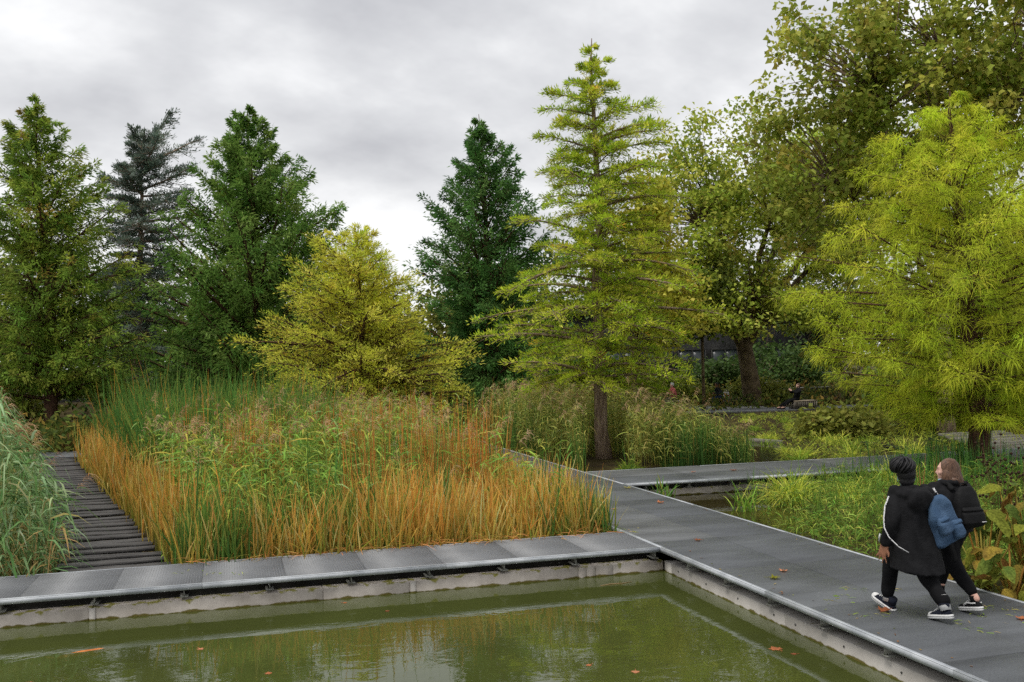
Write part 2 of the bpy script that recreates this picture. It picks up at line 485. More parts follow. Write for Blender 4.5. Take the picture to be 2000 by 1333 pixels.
def water_mat(name, murk, see=0.12, rip=0.05):
    m, t = mat(name)
    out = nd(t, "ShaderNodeOutputMaterial")
    geo = nd(t, "ShaderNodeNewGeometry")
    mp = nd(t, "ShaderNodeMapping"); mp.inputs["Rotation"].default_value = (0, 0, 0.5); mp.inputs["Scale"].default_value = (1.0, 1.8, 1)
    t.links.new(geo.outputs["Position"], mp.inputs[0])
    n1 = nd(t, "ShaderNodeTexNoise"); n1.inputs["Scale"].default_value = 2.6; n1.inputs["Detail"].default_value = 3; n1.inputs["Distortion"].default_value = 0.6
    t.links.new(mp.outputs[0], n1.inputs["Vector"])
    n2 = nd(t, "ShaderNodeTexNoise"); n2.inputs["Scale"].default_value = 0.5; n2.inputs["Detail"].default_value = 2
    t.links.new(geo.outputs["Position"], n2.inputs["Vector"])
    # small rings here and there
    vo = nd(t, "ShaderNodeTexVoronoi"); vo.inputs["Scale"].default_value = 0.75; vo.inputs["Randomness"].default_value = 1.0
    t.links.new(geo.outputs["Position"], vo.inputs["Vector"])
    sn = nd(t, "ShaderNodeMath", operation='MULTIPLY'); sn.inputs[1].default_value = 95.0; t.links.new(vo.outputs[0], sn.inputs[0])
    si = nd(t, "ShaderNodeMath", operation='SINE'); t.links.new(sn.outputs[0], si.inputs[0])
    fa = nd(t, "ShaderNodeMapRange"); fa.inputs[1].default_value = 0.0; fa.inputs[2].default_value = 0.26; fa.inputs[3].default_value = 0.05; fa.inputs[4].default_value = 0.0
    t.links.new(vo.outputs[0], fa.inputs[0])
    rg = nd(t, "ShaderNodeMath", operation='MULTIPLY'); t.links.new(si.outputs[0], rg.inputs[0]); t.links.new(fa.outputs[0], rg.inputs[1])
    ad = nd(t, "ShaderNodeMath", operation='MULTIPLY'); t.links.new(n1.outputs[0], ad.inputs[0])
    mr = nd(t, "ShaderNodeMapRange"); mr.inputs[1].default_value = 0.35; mr.inputs[2].default_value = 0.7; mr.inputs[3].default_value = 0.35; mr.inputs[4].default_value = 1.2
    t.links.new(n2.outputs[0], mr.inputs[0]); t.links.new(mr.outputs[0], ad.inputs[1])
    a2 = nd(t, "ShaderNodeMath", operation='ADD'); t.links.new(ad.outputs[0], a2.inputs[0]); t.links.new(rg.outputs[0], a2.inputs[1])
    bp = nd(t, "ShaderNodeBump"); bp.inputs["Strength"].default_value = 1.0; bp.inputs["Distance"].default_value = rip
    t.links.new(a2.outputs[0], bp.inputs["Height"])
    fr = nd(t, "ShaderNodeFresnel"); fr.inputs["IOR"].default_value = 1.48
    t.links.new(bp.outputs[0], fr.inputs["Normal"])
    gl = nd(t, "ShaderNodeBsdfGlossy"); gl.inputs["Roughness"].default_value = 0.015; gl.inputs["Color"].default_value = (0.95, 0.97, 0.95, 1)
    t.links.new(bp.outputs[0], gl.inputs["Normal"])
    df = nd(t, "ShaderNodeBsdfDiffuse")
    n3 = nd(t, "ShaderNodeTexNoise"); n3.inputs["Scale"].default_value = 0.7; n3.inputs["Detail"].default_value = 3
    t.links.new(geo.outputs["Position"], n3.inputs["Vector"])
    cr_ = nd(t, "ShaderNodeValToRGB"); cr_.color_ramp.elements[0].position = 0.35; cr_.color_ramp.elements[1].position = 0.65
    cr_.color_ramp.elements[0].color = (*[c * 0.88 for c in murk], 1); cr_.color_ramp.elements[1].color = (*[c * 1.1 for c in murk], 1)
    t.links.new(n3.outputs[0], cr_.inputs[0]); t.links.new(cr_.outputs[0], df.inputs[0])
    tp = nd(t, "ShaderNodeBsdfTransparent"); tp.inputs[0].default_value = (0.75, 0.72, 0.35, 1)
    m1 = nd(t, "ShaderNodeMixShader"); m1.inputs[0].default_value = see
    t.links.new(df.outputs[0], m1.inputs[1]); t.links.new(tp.outputs[0], m1.inputs[2])
    m2 = nd(t, "ShaderNodeMixShader")
    t.links.new(fr.outputs[0], m2.inputs[0]); t.links.new(m1.outputs[0], m2.inputs[1]); t.links.new(gl.outputs[0], m2.inputs[2])
    t.links.new(m2.outputs[0], out.inputs[0])
    return m
M_water = water_mat("pond_water", srgb(84, 92, 46), 0.34, 0.0028)
M_water2 = water_mat("marsh_water", srgb(60, 54, 28), 0.10, 0.004)

# ------------------------------------------------------------------ terrain
def sst(a, b, x):
    t = np.clip((x - a) / (b - a), 0, 1)
    return t * t * (3 - 2 * t)
def board_r(y):            # right edge of the sleeper boardwalk
    return -0.78 - 0.2054 * (np.asarray(y, dtype=float) - 14.5)
def gz(x, y):
    x = np.asarray(x, dtype=float); y = np.asarray(y, dtype=float)
    z = -0.30 + 0.05 * np.sin(x * 1.7 + y * 0.6) * np.cos(y * 1.3 - x * 0.4)
    # marsh basin between the walkways: open water beside the main walkway, banks to the right
    basin = sst(7.6, 8.1, x) * (1 - sst(9.2, 11.0, x + 0.25 * (16 - y))) * sst(14.0, 15.6, y) * (1 - sst(19.6, 20.2, y))
    z = z - 0.35 * basin
    # second pool behind the cross walkway
    p2 = sst(12.2, 13.2, x) * (1 - sst(0.0, 1.4, x - (15.0 + (y - 25.2) * 0.42))) * sst(21.9, 22.3, y) * (1 - sst(34.0, 35.5, y))
    z = z - 0.35 * p2
    # island under the tall cypress and its neighbour
    z = z + 0.20 * np.exp(-((x - 10.3) ** 2 + (y - 25.0) ** 2) / 6.0)
    z = z + 0.22 * np.exp(-((x - 17.0) ** 2 + (y - 18.6) ** 2) / 8.0)
    # bank beside the main walkway near the camera
    z = z + 0.24 * sst(8.15, 8.8, x) * (1 - sst(9.0, 11.5, y))
    # dry land at the back and beyond the left path
    land = np.maximum(sst(33.0, 37.0, y), sst(24, 28, x) * sst(20, 24, y))
    z = z * (1 - land) + (-0.06 + 0.05 * np.sin(x * 0.5) * np.cos(y * 0.4)) * land
    z = z + 0.7 * sst(50, 62, y)
    bx = (x - board_r(y))
    z = z - 0.30 * sst(-1.45, -1.30, bx) * (1 - sst(-0.12, 0.0, bx)) * sst(14.2, 14.5, y) * (1 - sst(32.2, 33, y))
    # cut-outs below the decks and the front pond
    pond = (1 - sst(5.95, 6.15, x)) * (1 - sst(12.98, 13.18, y))
    z = z * (1 - pond) - 1.1 * pond
    return z

xs = np.unique(np.concatenate([[-3000, -1200, -500, -220, -120, -80], np.arange(-60, -12, 3.0), np.arange(-12, 32, 0.4), np.arange(32, 80, 3.0), [100, 150, 260, 600, 1400, 3000]]))
ys = np.unique(np.concatenate([[-3000, -1000, -300, -100, -40, -12], np.arange(-6, 4, 2.0), np.arange(4, 38, 0.4), np.arange(38, 80, 2.0), [90, 110, 150, 250, 600, 1500, 4000]]))
X, Y = np.meshgrid(xs, ys, indexing='ij')
Z = gz(X, Y)
V = np.stack([X, Y, Z], -1).reshape(-1, 3)
nx, ny = len(xs), len(ys)
i, j = np.meshgrid(np.arange(nx - 1), np.arange(ny - 1), indexing='ij')
Fg = np.stack([i * ny + j, (i + 1) * ny + j, (i + 1) * ny + j + 1, i * ny + j + 1], -1).reshape(-1, 4)
me = np_mesh("ground", V, [Fg], None, True)
me.materials.append(M_soil)
tag(link(bpy.data.objects.new("ground", me)), kind="structure")

def sheet(name, x0, x1, y0, y1, z, m):
    g = Geo(); g.poly([(x0, y0, z), (x1, y0, z), (x1, y1, z), (x0, y1, z)])
    return g.build(name, m)
tag(sheet("pond_water", -24.0, 6.02, -4.0, 13.06, -0.35, M_water), "murky green pond water in front of the grating walkway", "water", kind="structure")
tag(sheet("marsh_water", 7.7, 30.0, 2.0, 36.5, -0.352, M_water2), "brown shallow marsh water between the walkways", "water", kind="structure")

# ------------------------------------------------------------------ walkways
TR = 0.05      # trim height
def panel_mesh(w, l, tone, name="deck_panel"):
    g = Geo(); b = 0.004
    # bevelled slab
    x0, x1, y0, y1 = 0.005, w - 0.005, 0.006, l - 0.006
    lo = [(x0, y0, -0.04), (x1, y0, -0.04), (x1, y1, -0.04), (x0, y1, -0.04)]
    mi = [(x0, y0, -b), (x1, y0, -b), (x1, y1, -b), (x0, y1, -b)]
    hi = [(x0 + b, y0 + b, 0), (x1 - b, y0 + b, 0), (x1 - b, y1 - b, 0), (x0 + b, y1 - b, 0)]
    g.loft([lo, mi, hi], tone)
    me = g.mesh(name); me.materials.append(M_deck)
    return me
def put(name, me, loc, parent=None, rot=None):
    o = bpy.data.objects.new(name, me); o.location = loc
    if rot: o.rotation_euler = rot
    return link(o, parent)

TONES = [srgb(84, 87, 90), srgb(89, 92, 94), srgb(81, 84, 87), srgb(96, 98, 99)]

# main walkway, running away from the camera
mw = Geo()
for x in (6.32, 7.0, 7.75):
    mw.box(x - 0.05, x + 0.05, 1.2, 40.0, -0.20, -0.045)
mw.box(6.22, 8.10, 1.2, 40.0, -0.235, -0.205)
main_walk = tag(mw.build("main_walkway", M_under), "dark grey panelled walkway running away between reeds and marsh", "walkway", kind="structure")
cache = {}
def panel(w, l, k):
    key = (round(w, 3), round(l, 3), k)
    if key not in cache:
        cache[key] = panel_mesh(w, l, TONES[k])
    return cache[key]
rows = [1.2] + [11.29 - 2.03 * k for k in range(4, 0, -1)] + [11.29 + 2.03 * k for k in range(0, 15)]
rows = sorted(r for r in rows if r <= 40)
rr = random.Random(5)
for a, b in zip(rows[:-1], rows[1:]):
    for (x0, x1, side) in ((5.93, 7.0, 0), (7.0, 8.13, 1)):
        k = rr.choice([0, 0, 1, 2])
        if side == 0 and 13.0 < a < 15.5: k = 3
        if side == 1 and 13.0 < a < 15.5: k = 2
        put("deck_panel", panel(x1 - x0, b - a, k), (x0, a, 0.0), main_walk)
def trim(g, x0, y0, x1, y1, side, w=0.05, h=0.062, lip=0.003):
    """angle profile along an edge; side gives the inward direction"""
    sx, sy = side
    if abs(x1 - x0) < 1e-6:
        xa, xb = sorted((x0, x0 + sx * w))
        g.box(xa, xb, y0, y1, -0.004, lip)
        xo = sorted((x0, x0 + sx * 0.006))
        g.box(xo[0] - 0.001, xo[1], y0, y1, -h, -0.0045)
    else:
        ya, yb = sorted((y0, y0 + sy * w))
        g.box(x0, x1, ya, yb, -0.004, lip)
        yo = sorted((y0, y0 + sy * 0.006))
        g.box(x0, x1, yo[0] - 0.001, yo[1], -h, -0.0045)
def trims(parent, segs):
    for s in segs:
        g = Geo(); trim(g, *s)
        g.build("edge_trim", M_alu, parent)
segs = []
ys_ = [1.2, 4.0, 7.03, 10.07, 12.898]
for a, b in zip(ys_[:-1], ys_[1:]):
    segs.append((5.88, a + 0.002, 5.88, b - 0.002, (1, 0)))
for a, b in ((14.31, 17.4), (17.4, 20.4), (20.4, 23.5), (23.5, 30.0), (30.0, 40.0)):
    segs.append((5.88, a + 0.002, 5.88, b - 0.002, (1, 0)))
for a, b in ((1.2, 4.2), (4.2, 7.2), (7.2, 10.2), (10.2, 13.3), (13.3, 16.4), (16.4, 19.66), (22.19, 26.0), (26.0, 32.0), (32.0, 40.0)):
    segs.append((8.18, a + 0.002, 8.18, b - 0.002, (-1, 0)))
trims(main_walk, segs)
g = Geo(); g.box(5.88, 5.929, 12.902, 14.306, -0.03, 0.006); g.build("joint_strip", M_alu, main_walk)
g = Geo(); g.box(8.131, 8.18, 19.664, 22.186, -0.03, 0.006); g.build("joint_strip", M_alu, main_walk)
# edge beam (dark channel) set back under the deck
g = Geo(); g.box(6.16, 6.20, 1.2, 12.6, -0.20, -0.046); g.build("edge_beam", M_steel, main_walk)

def ibeam(along):
    """short I-section stub sticking out to the deck edge; 'along' is its axis"""
    g = Geo()
    if along == 'y':
        g.box(-0.004, 0.004, 0.0, 0.30, -0.085, -0.008)
        g.box(-0.05, 0.05, 0.0, 0.30, -0.094, -0.085)
        g.box(-0.05, 0.05, 0.0, 0.30, -0.008, 0.0)
    else:
        g.box(0.0, 0.30, -0.004, 0.004, -0.085, -0.008)
        g.box(0.0, 0.30, -0.05, 0.05, -0.094, -0.085)
        g.box(0.0, 0.30, -0.05, 0.05, -0.008, 0.0)
    me = g.mesh("bracket"); me.materials.append(M_bracket)
    return me
ib_y, ib_x = ibeam('y'), ibeam('x')
for k in range(11):
    put("bracket", ib_x, (5.91, 12.12 - 1.035 * k, -0.0635), main_walk)

# grating walkway across the front
gw = Geo()
for y in (13.2, 13.65, 14.1):
    gw.box(-12.0, 5.86, y - 0.04, y + 0.04, -0.22, -0.055)
grating = tag(gw.build("grating_walkway", M_under), "steel grating walkway along the front edge of the orange reeds", "walkway", kind="structure")
gp = Geo()
w, l = 1.031, 1.335
for k in range(42):
    y = l * k / 41
    gp.box(0, w, y - 0.0035, y + 0.0035, -0.030, 0.0)
for k in range(32):
    x = w * k / 31
    gp.box(max(0, x - 0.003), min(w, x + 0.003), 0, l, -0.028, -0.0012)
gpm = gp.mesh("grating_panel"); gpm.materials.append(M_grate)
for k in range(14):
    tag(put("grating_panel", gpm, (5.872 - 1.036 * (k + 1), 12.945, 0.0), grating), kind="stuff")
segs = []
xs_ = [5.878 - 3.108 * k for k in range(5)]
for b, a in zip(xs_[:-1], xs_[1:]):
    segs.append((a + 0.002, 12.90, b - 0.002, 12.90, (0, 1)))
    segs.append((a + 0.002, 14.306, b - 0.002, 14.306, (0, -1), 0.022))
trims(grating, segs)
for k in range(15):
    put("bracket", ib_y, (5.80 - 0.14 - 1.036 * k if k else 5.82, 12.93, -0.0635), grating)
g = Geo(); g.box(-12, 5.86, 13.18, 13.22, -0.215, -0.056); g.build("edge_beam", M_steel, grating)

# second walkway, crossing to the right
sw = Geo()
for y in (20.2, 21.0, 21.8):
    sw.box(8.2, 42.0, y - 0.05, y + 0.05, -0.21, -0.045)
side_walk = tag(sw.build("side_walkway", M_under), "grey panelled walkway branching off to the right behind the marsh grasses", "walkway", kind="structure")
x = 8.185
kk = 0
while x < 40:
    for (y0, y1) in ((19.72, 20.92), (20.92, 22.14)):
        put("deck_panel", panel(2.03, y1 - y0, rr.choice([1, 1, 3, 0])), (x, y0, 0.0), side_walk)
    x += 2.03; kk += 1
segs = []
x = 8.185
while x < 40:
    segs.append((x + 0.002, 19.67, x + 3.04, 19.67, (0, 1)))
    segs.append((x + 0.002, 22.19, x + 3.04, 22.19, (0, -1), 0.03))
    x += 3.045
trims(side_walk, segs)
g = Geo(); g.box(8.2, 42, 19.98, 20.02, -0.2, -0.055); g.build("edge_beam", M_steel, side_walk)
for k in range(12):
    put("bracket", ib_y, (8.7 + 1.036 * k, 19.70, -0.0635), side_walk)

# pond walls
def wall_panel(parent, x0, x1, y0, y1, z0, z1, m, name="wall_panel"):
    g = Geo(); b = 0.006
    lo = [(x0, y0, z0), (x1, y0, z0), (x1, y1, z0), (x0, y1, z0)]
    mi = [(x0, y0, z1 - b), (x1, y0, z1 - b), (x1, y1, z1 - b), (x0, y1, z1 - b)]
    hi = [(x0 + b, y0 + b, z1), (x1 - b, y0 + b, z1), (x1 - b, y1 - b, z1), (x0 + b, y1 - b, z1)]
    g.loft([lo, mi, hi])
    return g.build(name, m, parent)
fw = tag(empty("pond_wall", (0, 13.1, -0.35)), "low mossy concrete pond wall under the grating walkway", "wall")
inv = lambda p: (-p.location.x, -p.location.y, -p.location.z)
def reparent_offset(o, p):
    o.location = inv(p)
cuts = [-12.0, -8.2, -4.9, -1.62, 1.15, 2.28, 4.66, 4.78, 4.92, 5.18, 5.955]
for a, b in zip(cuts[:-1], cuts[1:]):
    o = wall_panel(fw, a + 0.004, b - 0.004, 12.965, 13.30, -1.0, -0.20, M_conc)
    reparent_offset(o, fw)
for xj in (2.33, -1.62):
    g = Geo(); g.box(xj - 0.035, xj + 0.035, 12.955, 12.964, -1.0, -0.203)
    o = g.build("cover_strip", M_wallmetal, fw); reparent_offset(o, fw)
rw = tag(empty("pond_wall", (6.1, 8, -0.35)), "smooth grey pond wall with bolts below the main walkway edge", "wall")
cuts = [1.2, 3.6, 6.7, 9.80, 12.72, 12.955]
for a, b in zip(cuts[:-1], cuts[1:]):
    o = wall_panel(rw, 5.965, 6.30, a + 0.004, b - 0.004, -1.0, -0.20, M_wallmetal); reparent_offset(o, rw)
    if b - a > 1:
        n = 4
        for q in range(n):
            yb = a + 0.22 + (b - a - 0.44) * q / (n - 1)
            gg = Geo(); gg.tube([(5.958, yb, -0.265), (5.966, yb, -0.265)], 0.012, 6)
            o = gg.build("bolt", M_steel, rw); reparent_offset(o, rw)
mwl = tag(empty("marsh_wall", (14, 20.0, -0.35)), "low concrete wall under the side walkway above the marsh water", "wall")
x = 8.2
while x < 26:
    o = wall_panel(mwl, x + 0.004, x + 2.99, 19.92, 20.25, -1.0, -0.20, M_conc); reparent_offset(o, mwl)
    x += 3.0

# sleeper boardwalk on the left: every sleeper its own piece
bw = Geo()
for off in (0.25, 1.15):
    ya, yb = 14.45, 33.0
    bw.loft([[(board_r(y) - off - 0.06, y, -0.28), (board_r(y) - off + 0.06, y, -0.28), (board_r(y) - off + 0.06, y, -0.14), (board_r(y) - off - 0.06, y, -0.14)] for y in (ya, yb)])
boardwalk = tag(bw.build("sleeper_boardwalk", M_under), "dark timber sleeper path stepping back between the reed beds", "boardwalk", kind="structure")
rs = random.Random(3)
def sleeper(seed):
    q = random.Random(seed)
    g = Geo(); w, l, h = 1.40, 0.235, 0.05
    n = 7; b = 0.008
    rings = []
    for k in range(n):
        x = -w + w * k / (n - 1)
        dy = q.uniform(-0.006, 0.006); dz = q.uniform(-0.006, 0.004)
        e = 0.02 if k in (0, n - 1) else 0.0
        rings.append([(x, dy + e * 0.3, -h), (x, l + dy - e * 0.3, -h), (x, l + dy, -b), (x, l + dy - b, dz), (x, dy + b, dz), (x, dy, -b)])
    g.loft(rings[::-1])
    me = g.mesh("sleeper"); me.materials.append(M_timber)
    return me
sl = [sleeper(k) for k in range(6)]
y = 14.40
while y < 32.6:
    put("sleeper", rs.choice(sl), (float(board_r(y + 0.2)) + rs.uniform(-0.03, 0.03), y, rs.uniform(-0.02, 0.005)), boardwalk, (rs.uniform(-0.012, 0.012), rs.uniform(-0.008, 0.008), rs.uniform(-0.012, 0.012)))
    y += 0.445 + rs.uniform(-0.012, 0.012)
lp = Geo()
lp.box(-14, 5.8, 33.2, 35.4, -0.12, -0.045)
left_path = tag(lp.build("cross_path", M_under), "grey path crossing at the far end of the sleeper boardwalk", "path", kind="structure")
for k in range(9):
    put("deck_panel", panel(2.2, 2.1, 1 if k % 2 else 3), (-14 + 2.2 * k, 33.25, 0.0), left_path)

# ------------------------------------------------------------------ trees
def trunk_curve(base, top, n=14, wig=0.05, seed=0):
    q = np.random.default_rng(seed)
    t = np.linspace(0, 1, n)
    P = np.asarray(base)[None] * (1 - t)[:, None] + np.asarray(top)[None] * t[:, None]
    w = np.cumsum(q.normal(0, wig, (n, 2)), axis=0)
    w -= w[0] + (w[-1] - w[0]) * t[:, None]
    P[:, :2] += w
    return P
def at_curve(P, t):
    x = np.clip(np.asarray(t), 0, 1) * (len(P) - 1)
    i = np.clip(x.astype(int), 0, len(P) - 2); f = (x - i)[..., None]
    return P[i] * (1 - f) + P[i + 1] * f

def conifer(name, label, cat, base, top, r0, c0, nb, prof, elev, curv, m, k, leaf, pal, wts, bark, seed,
            secL=0.42, up2=0.0, droop2=0.1, fluff=0.6, dens=None, bias=None, blade=None, dv=0.14, leafz=0.1, wiggle=0.05, group=None, tipcol=None, gap=0.0, sec_r=0.008, lbvar=(0.72, 1.12), fwd=0.7, puff=0.0, dist=0.8, radial=False, tipfit=True, brr=1.0):
    q = np.random.default_rng(seed)
    base = np.array(base, dtype=float); top = np.array(top, dtype=float)
    root = empty(name, tuple(base)); tag(root, label, cat, group)
    B0 = np.zeros(3); T0 = top - base
    P = trunk_curve(B0, T0, 16, wiggle, seed)
    Ht = T0[2]
    tw = Geo()
    tt = np.linspace(0, 1, 16)
    R = r0 * ((1 - tt) ** 0.85) * 0.93 + 0.012
    R[0] *= 1.35; 
    Pt = P.copy(); Pt[0, 2] -= 0.25
    tw.tube(Pt, R, 12)
    # primary branches
    t = 1 - (1 - (np.arange(nb) + q.random(nb)) / nb) ** dist
    h = c0 + t * (1 - c0) * 0.985
    ph = np.arange(nb) * 2.39996 + q.normal(0, 0.35, nb)
    Lb = np.array([prof(a) for a in t]) * q.uniform(lbvar[0], lbvar[1], nb)
    if bias is not None:
        Lb = Lb * np.array([bias(a, b) for a, b in zip(ph, t)])
    ev = np.array([elev(a) for a in t]) + q.normal(0, 0.09, nb)
    cv = np.array([curv(a) for a in t]) + q.normal(0, 0.04, nb)
    rise = Lb * (np.sin(ev) + cv)
    h = np.maximum(h - (0.8 if tipfit else 0.0) * rise / Ht, c0 * q.uniform(0.9, 1.15, nb))      # tips, not roots, follow the outline
    h = np.minimum(h, 0.985)
    S0 = at_curve(P, h)
    dH = np.stack([np.cos(ph), np.sin(ph), np.zeros(nb)], -1)
    sd = np.stack([-np.sin(ph), np.cos(ph), np.zeros(nb)], -1)
    side_curve = q.normal(0, 0.12, nb)
    def bpos(s):      # s (nb, n) -> (nb, n, 3)
        s = np.asarray(s)
        o = S0[:, None] + Lb[:, None, None] * (dH[:, None] * (np.cos(ev)[:, None] * s)[..., None] + sd[:, None] * (side_curve[:, None] * s * s)[..., None])
        o = o.copy()
        o[..., 2] += Lb[:, None] * (np.sin(ev)[:, None] * s + cv[:, None] * s * s)
        return o
    ss = np.linspace(0, 1, 7)
    BP = bpos(np.broadcast_to(ss, (nb, 7)))
    for b in range(nb):
        rb = max(0.009, brr * 0.020 * Lb[b] * (r0 / 0.2) ** 0.4)
        tw.tube(BP[b], rb * (1 - ss * 0.8), 4, caps=False)
    # secondary branchlets
    s = np.clip((np.arange(m)[None] + q.random((nb, m))) / m * 0.92 + 0.08, 0, 1)
    C = bpos(s)
    sgn = np.where(q.random((nb, m)) < 0.5, -1.0, 1.0)
    ang = sgn * q.normal(0.95, 0.28, (nb, m)) * (1.1 - 0.55 * s)
    d2 = dH[:, None] * np.cos(ang)[..., None] + sd[:, None] * np.sin(ang)[..., None]
    d2[..., 2] += np.sin(ev)[:, None] * 0.6 + cv[:, None] * s + up2 + q.normal(0, 0.22, (nb, m))
    d2 = norm(d2)
    ls = secL * (Lb[:, None] ** 0.75) * (0.35 + 0.75 * np.sin(np.clip(1.15 - s, 0, 1) * np.pi * 0.6)) * q.uniform(0.6, 1.25, (nb, m))
    keep = (q.random((nb, m)) > gap) & (q.random((nb, m)) < np.clip(0.22 + 1.9 * Lb / Lb.max(), 0, 1)[:, None])
    sel = keep.ravel()
    C = C.reshape(-1, 3)[sel]; d2 = d2.reshape(-1, 3)[sel]; ls = ls.ravel()[sel]; tb = np.repeat(t, m)[sel]
    E_ = C + d2 * ls[:, None]; E_[:, 2] -= droop2 * ls
    sticks(tw, C, E_, sec_r * 1.4, sec_r * 0.6, (0.5, 0.5, 0.5))
    tr = tw.build("trunk", bark, root, True)
    # foliage
    n2 = len(C)
    u = np.clip((np.arange(k)[None] + q.random((n2, k))) / k, 0, 1)
    if puff > 0.2 or radial:
        u = u ** (0.55 if radial else 0.6)
    LP = C[:, None] + d2[:, None] * (ls[:, None] * u)[..., None]
    LP = LP.copy(); LP[..., 2] -= (droop2 * ls)[:, None] * u * u
    rnd = q.normal(0, 1, (n2, k, 3)); rnd = norm(rnd)
    if puff:
        LP = LP + rnd * q.random((n2, k, 1)) * np.minimum(puff, ls * 0.35)[:, None, None]
    D = norm(d2[:, None] * fwd + rnd * fluff + np.array([0, 0, leafz]))
    N = norm(np.array([0, 0, 1.0]) + q.normal(0, 0.55, (n2, k, 3)))
    if radial:
        D = norm(rnd * 0.85 + d2[:, None] * 0.45 + np.array([0, 0, leafz]))
    elif puff > 0.2:      # leaves lie on the skin of their tuft
        N = norm(rnd + np.array([0, 0, 0.55]) + q.normal(0, 0.30, (n2, k, 3)))
        D = norm(D - N * (D * N).sum(-1, keepdims=True) * 0.8 + np.array([0, 0, leafz * 0.5]))
    LP = LP.reshape(-1, 3); D = D.reshape(-1, 3); N = N.reshape(-1, 3)
    n = len(LP)
    L = leaf[0] * q.uniform(0.6, 1.35, n); W = leaf[1] * q.uniform(0.7, 1.3, n)
    cc = palette(pal, wts, n2, dv * 0.8, 0.04, q)
    c = np.repeat(cc, k, axis=0) * (1 + q.normal(0, dv * 0.7, (n, 1)))
    if tipcol is not None:
        # young tips at the end of each branchlet have their own colour
        uu = u.reshape(-1, 1) ** 2 * 0.6
        c = c * (1 - uu) + np.asarray(tipcol)[None] * uu
    c = np.clip(c, 0.004, 0.9)
    g = Geo()
    if blade is None:
        diamonds(g, LP, D, N, L, W, c)
    else:
        strips(g, LP, D, L, W * 2, blade, 2, c, None, np.array([0.8, 1.0, 0.12]), 0.8, q)
    o = g.build("crown", M_leaf, root)
    tag(o, kind="stuff")
    return root

pw = lambda a, b, p: (lambda t: a + (b - a) * (t ** p))
rad = math.radians

# tall yellow-green cypress in the middle
def prof_tall(t):
    pts = [(0, 2.3), (0.08, 2.9), (0.24, 3.1), (0.53, 2.45), (0.75, 2.0), (0.86, 1.1), (0.95, 0.55), (1.0, 0.12)]
    return float(np.interp(t, [p[0] for p in pts], [p[1] for p in pts]))
conifer("bald_cypress", "tall slender yellow-green cypress with bare trunk base beside the walkway junction", "tree",
        (10.32, 26.23, -0.15), (10.12, 26.05, 11.85), 0.21, 0.16, 132, prof_tall, pw(rad(10), rad(26), 1.2), pw(-0.24, -0.18, 1), 24, 32, (0.125, 0.0155),
        [srgb(176, 188, 50), srgb(152, 174, 42), srgb(200, 200, 74), srgb(122, 150, 38), srgb(196, 150, 50)], [4, 4, 2, 2, 0.12], M_bark, 21,
        secL=0.36, up2=0.02, droop2=0.20, fluff=0.62, leafz=0.18, gap=0.16, fwd=0.7, lbvar=(0.5, 1.18), puff=0.09)

# feathery cypress on the right
def prof_right(t):
    pts = [(0, 3.0), (0.10, 4.1), (0.28, 4.9), (0.5, 4.2), (0.68, 3.2), (0.85, 1.75), (1.0, 0.5)]
    return float(np.interp(t, [p[0] for p in pts], [p[1] for p in pts]))
conifer("feathery_cypress", "big feathery lime-green cypress overhanging the side walkway behind the two walkers", "tree",
        (16.96, 19.05, -0.1), (16.2, 18.9, 8.75), 0.27, 0.14, 118, prof_right, pw(rad(4), rad(44), 1.3), pw(0.05, -0.24, 1), 12, 80, (0.19, 0.0056),
        [srgb(178, 192, 46), srgb(154, 180, 40), srgb(202, 202, 64), srgb(122, 150, 36)], [4, 4, 2, 2], M_bark_red, 22,
        secL=0.36, up2=0.16, droop2=0.25, fluff=0.66, leafz=0.36, blade=0.75, gap=0.0, fwd=0.6, puff=0.20, radial=True, lbvar=(0.62, 1.18), dv=0.2, brr=0.5, bias=lambda a, t: 1 - 0.36 * max(0.0, math.cos(a - math.pi)) ** 0.5 * float(np.interp(t, [0.0, 0.3, 0.55], [1.0, 0.9, 0.0])), tipcol=srgb(214, 214, 72))

# low yellow cypress behind the reeds
def prof_yel(t):
    pts = [(0, 3.9), (0.15, 4.2), (0.35, 3.8), (0.55, 3.2), (0.75, 2.4), (0.9, 1.5), (1.0, 0.5)]
    return float(np.interp(t, [p[0] for p in pts], [p[1] for p in pts]))
conifer("yellow_cypress", "broad golden-yellow cypress rising just behind the middle of the reed bed", "tree",
        (4.63, 35.75, -0.1), (4.50, 35.6, 7.75), 0.20, 0.12, 132, prof_yel, pw(rad(4), rad(50), 0.8), pw(-0.16, -0.04, 1), 24, 28, (0.145, 0.018),
        [srgb(200, 196, 66), srgb(180, 186, 58), srgb(216, 206, 92), srgb(158, 172, 56), srgb(196, 154, 64)], [4, 4, 2, 2, 0.12], M_bark_red, 23,
        secL=0.46, up2=0.02, droop2=0.22, fluff=0.55, leafz=0.08, gap=0.12, lbvar=(0.62, 1.1), puff=0.16,
        bias=lambda a, t: 1.0 - 0.18 * math.cos(a - 0.3) * (1 if t > 0.35 else 0))

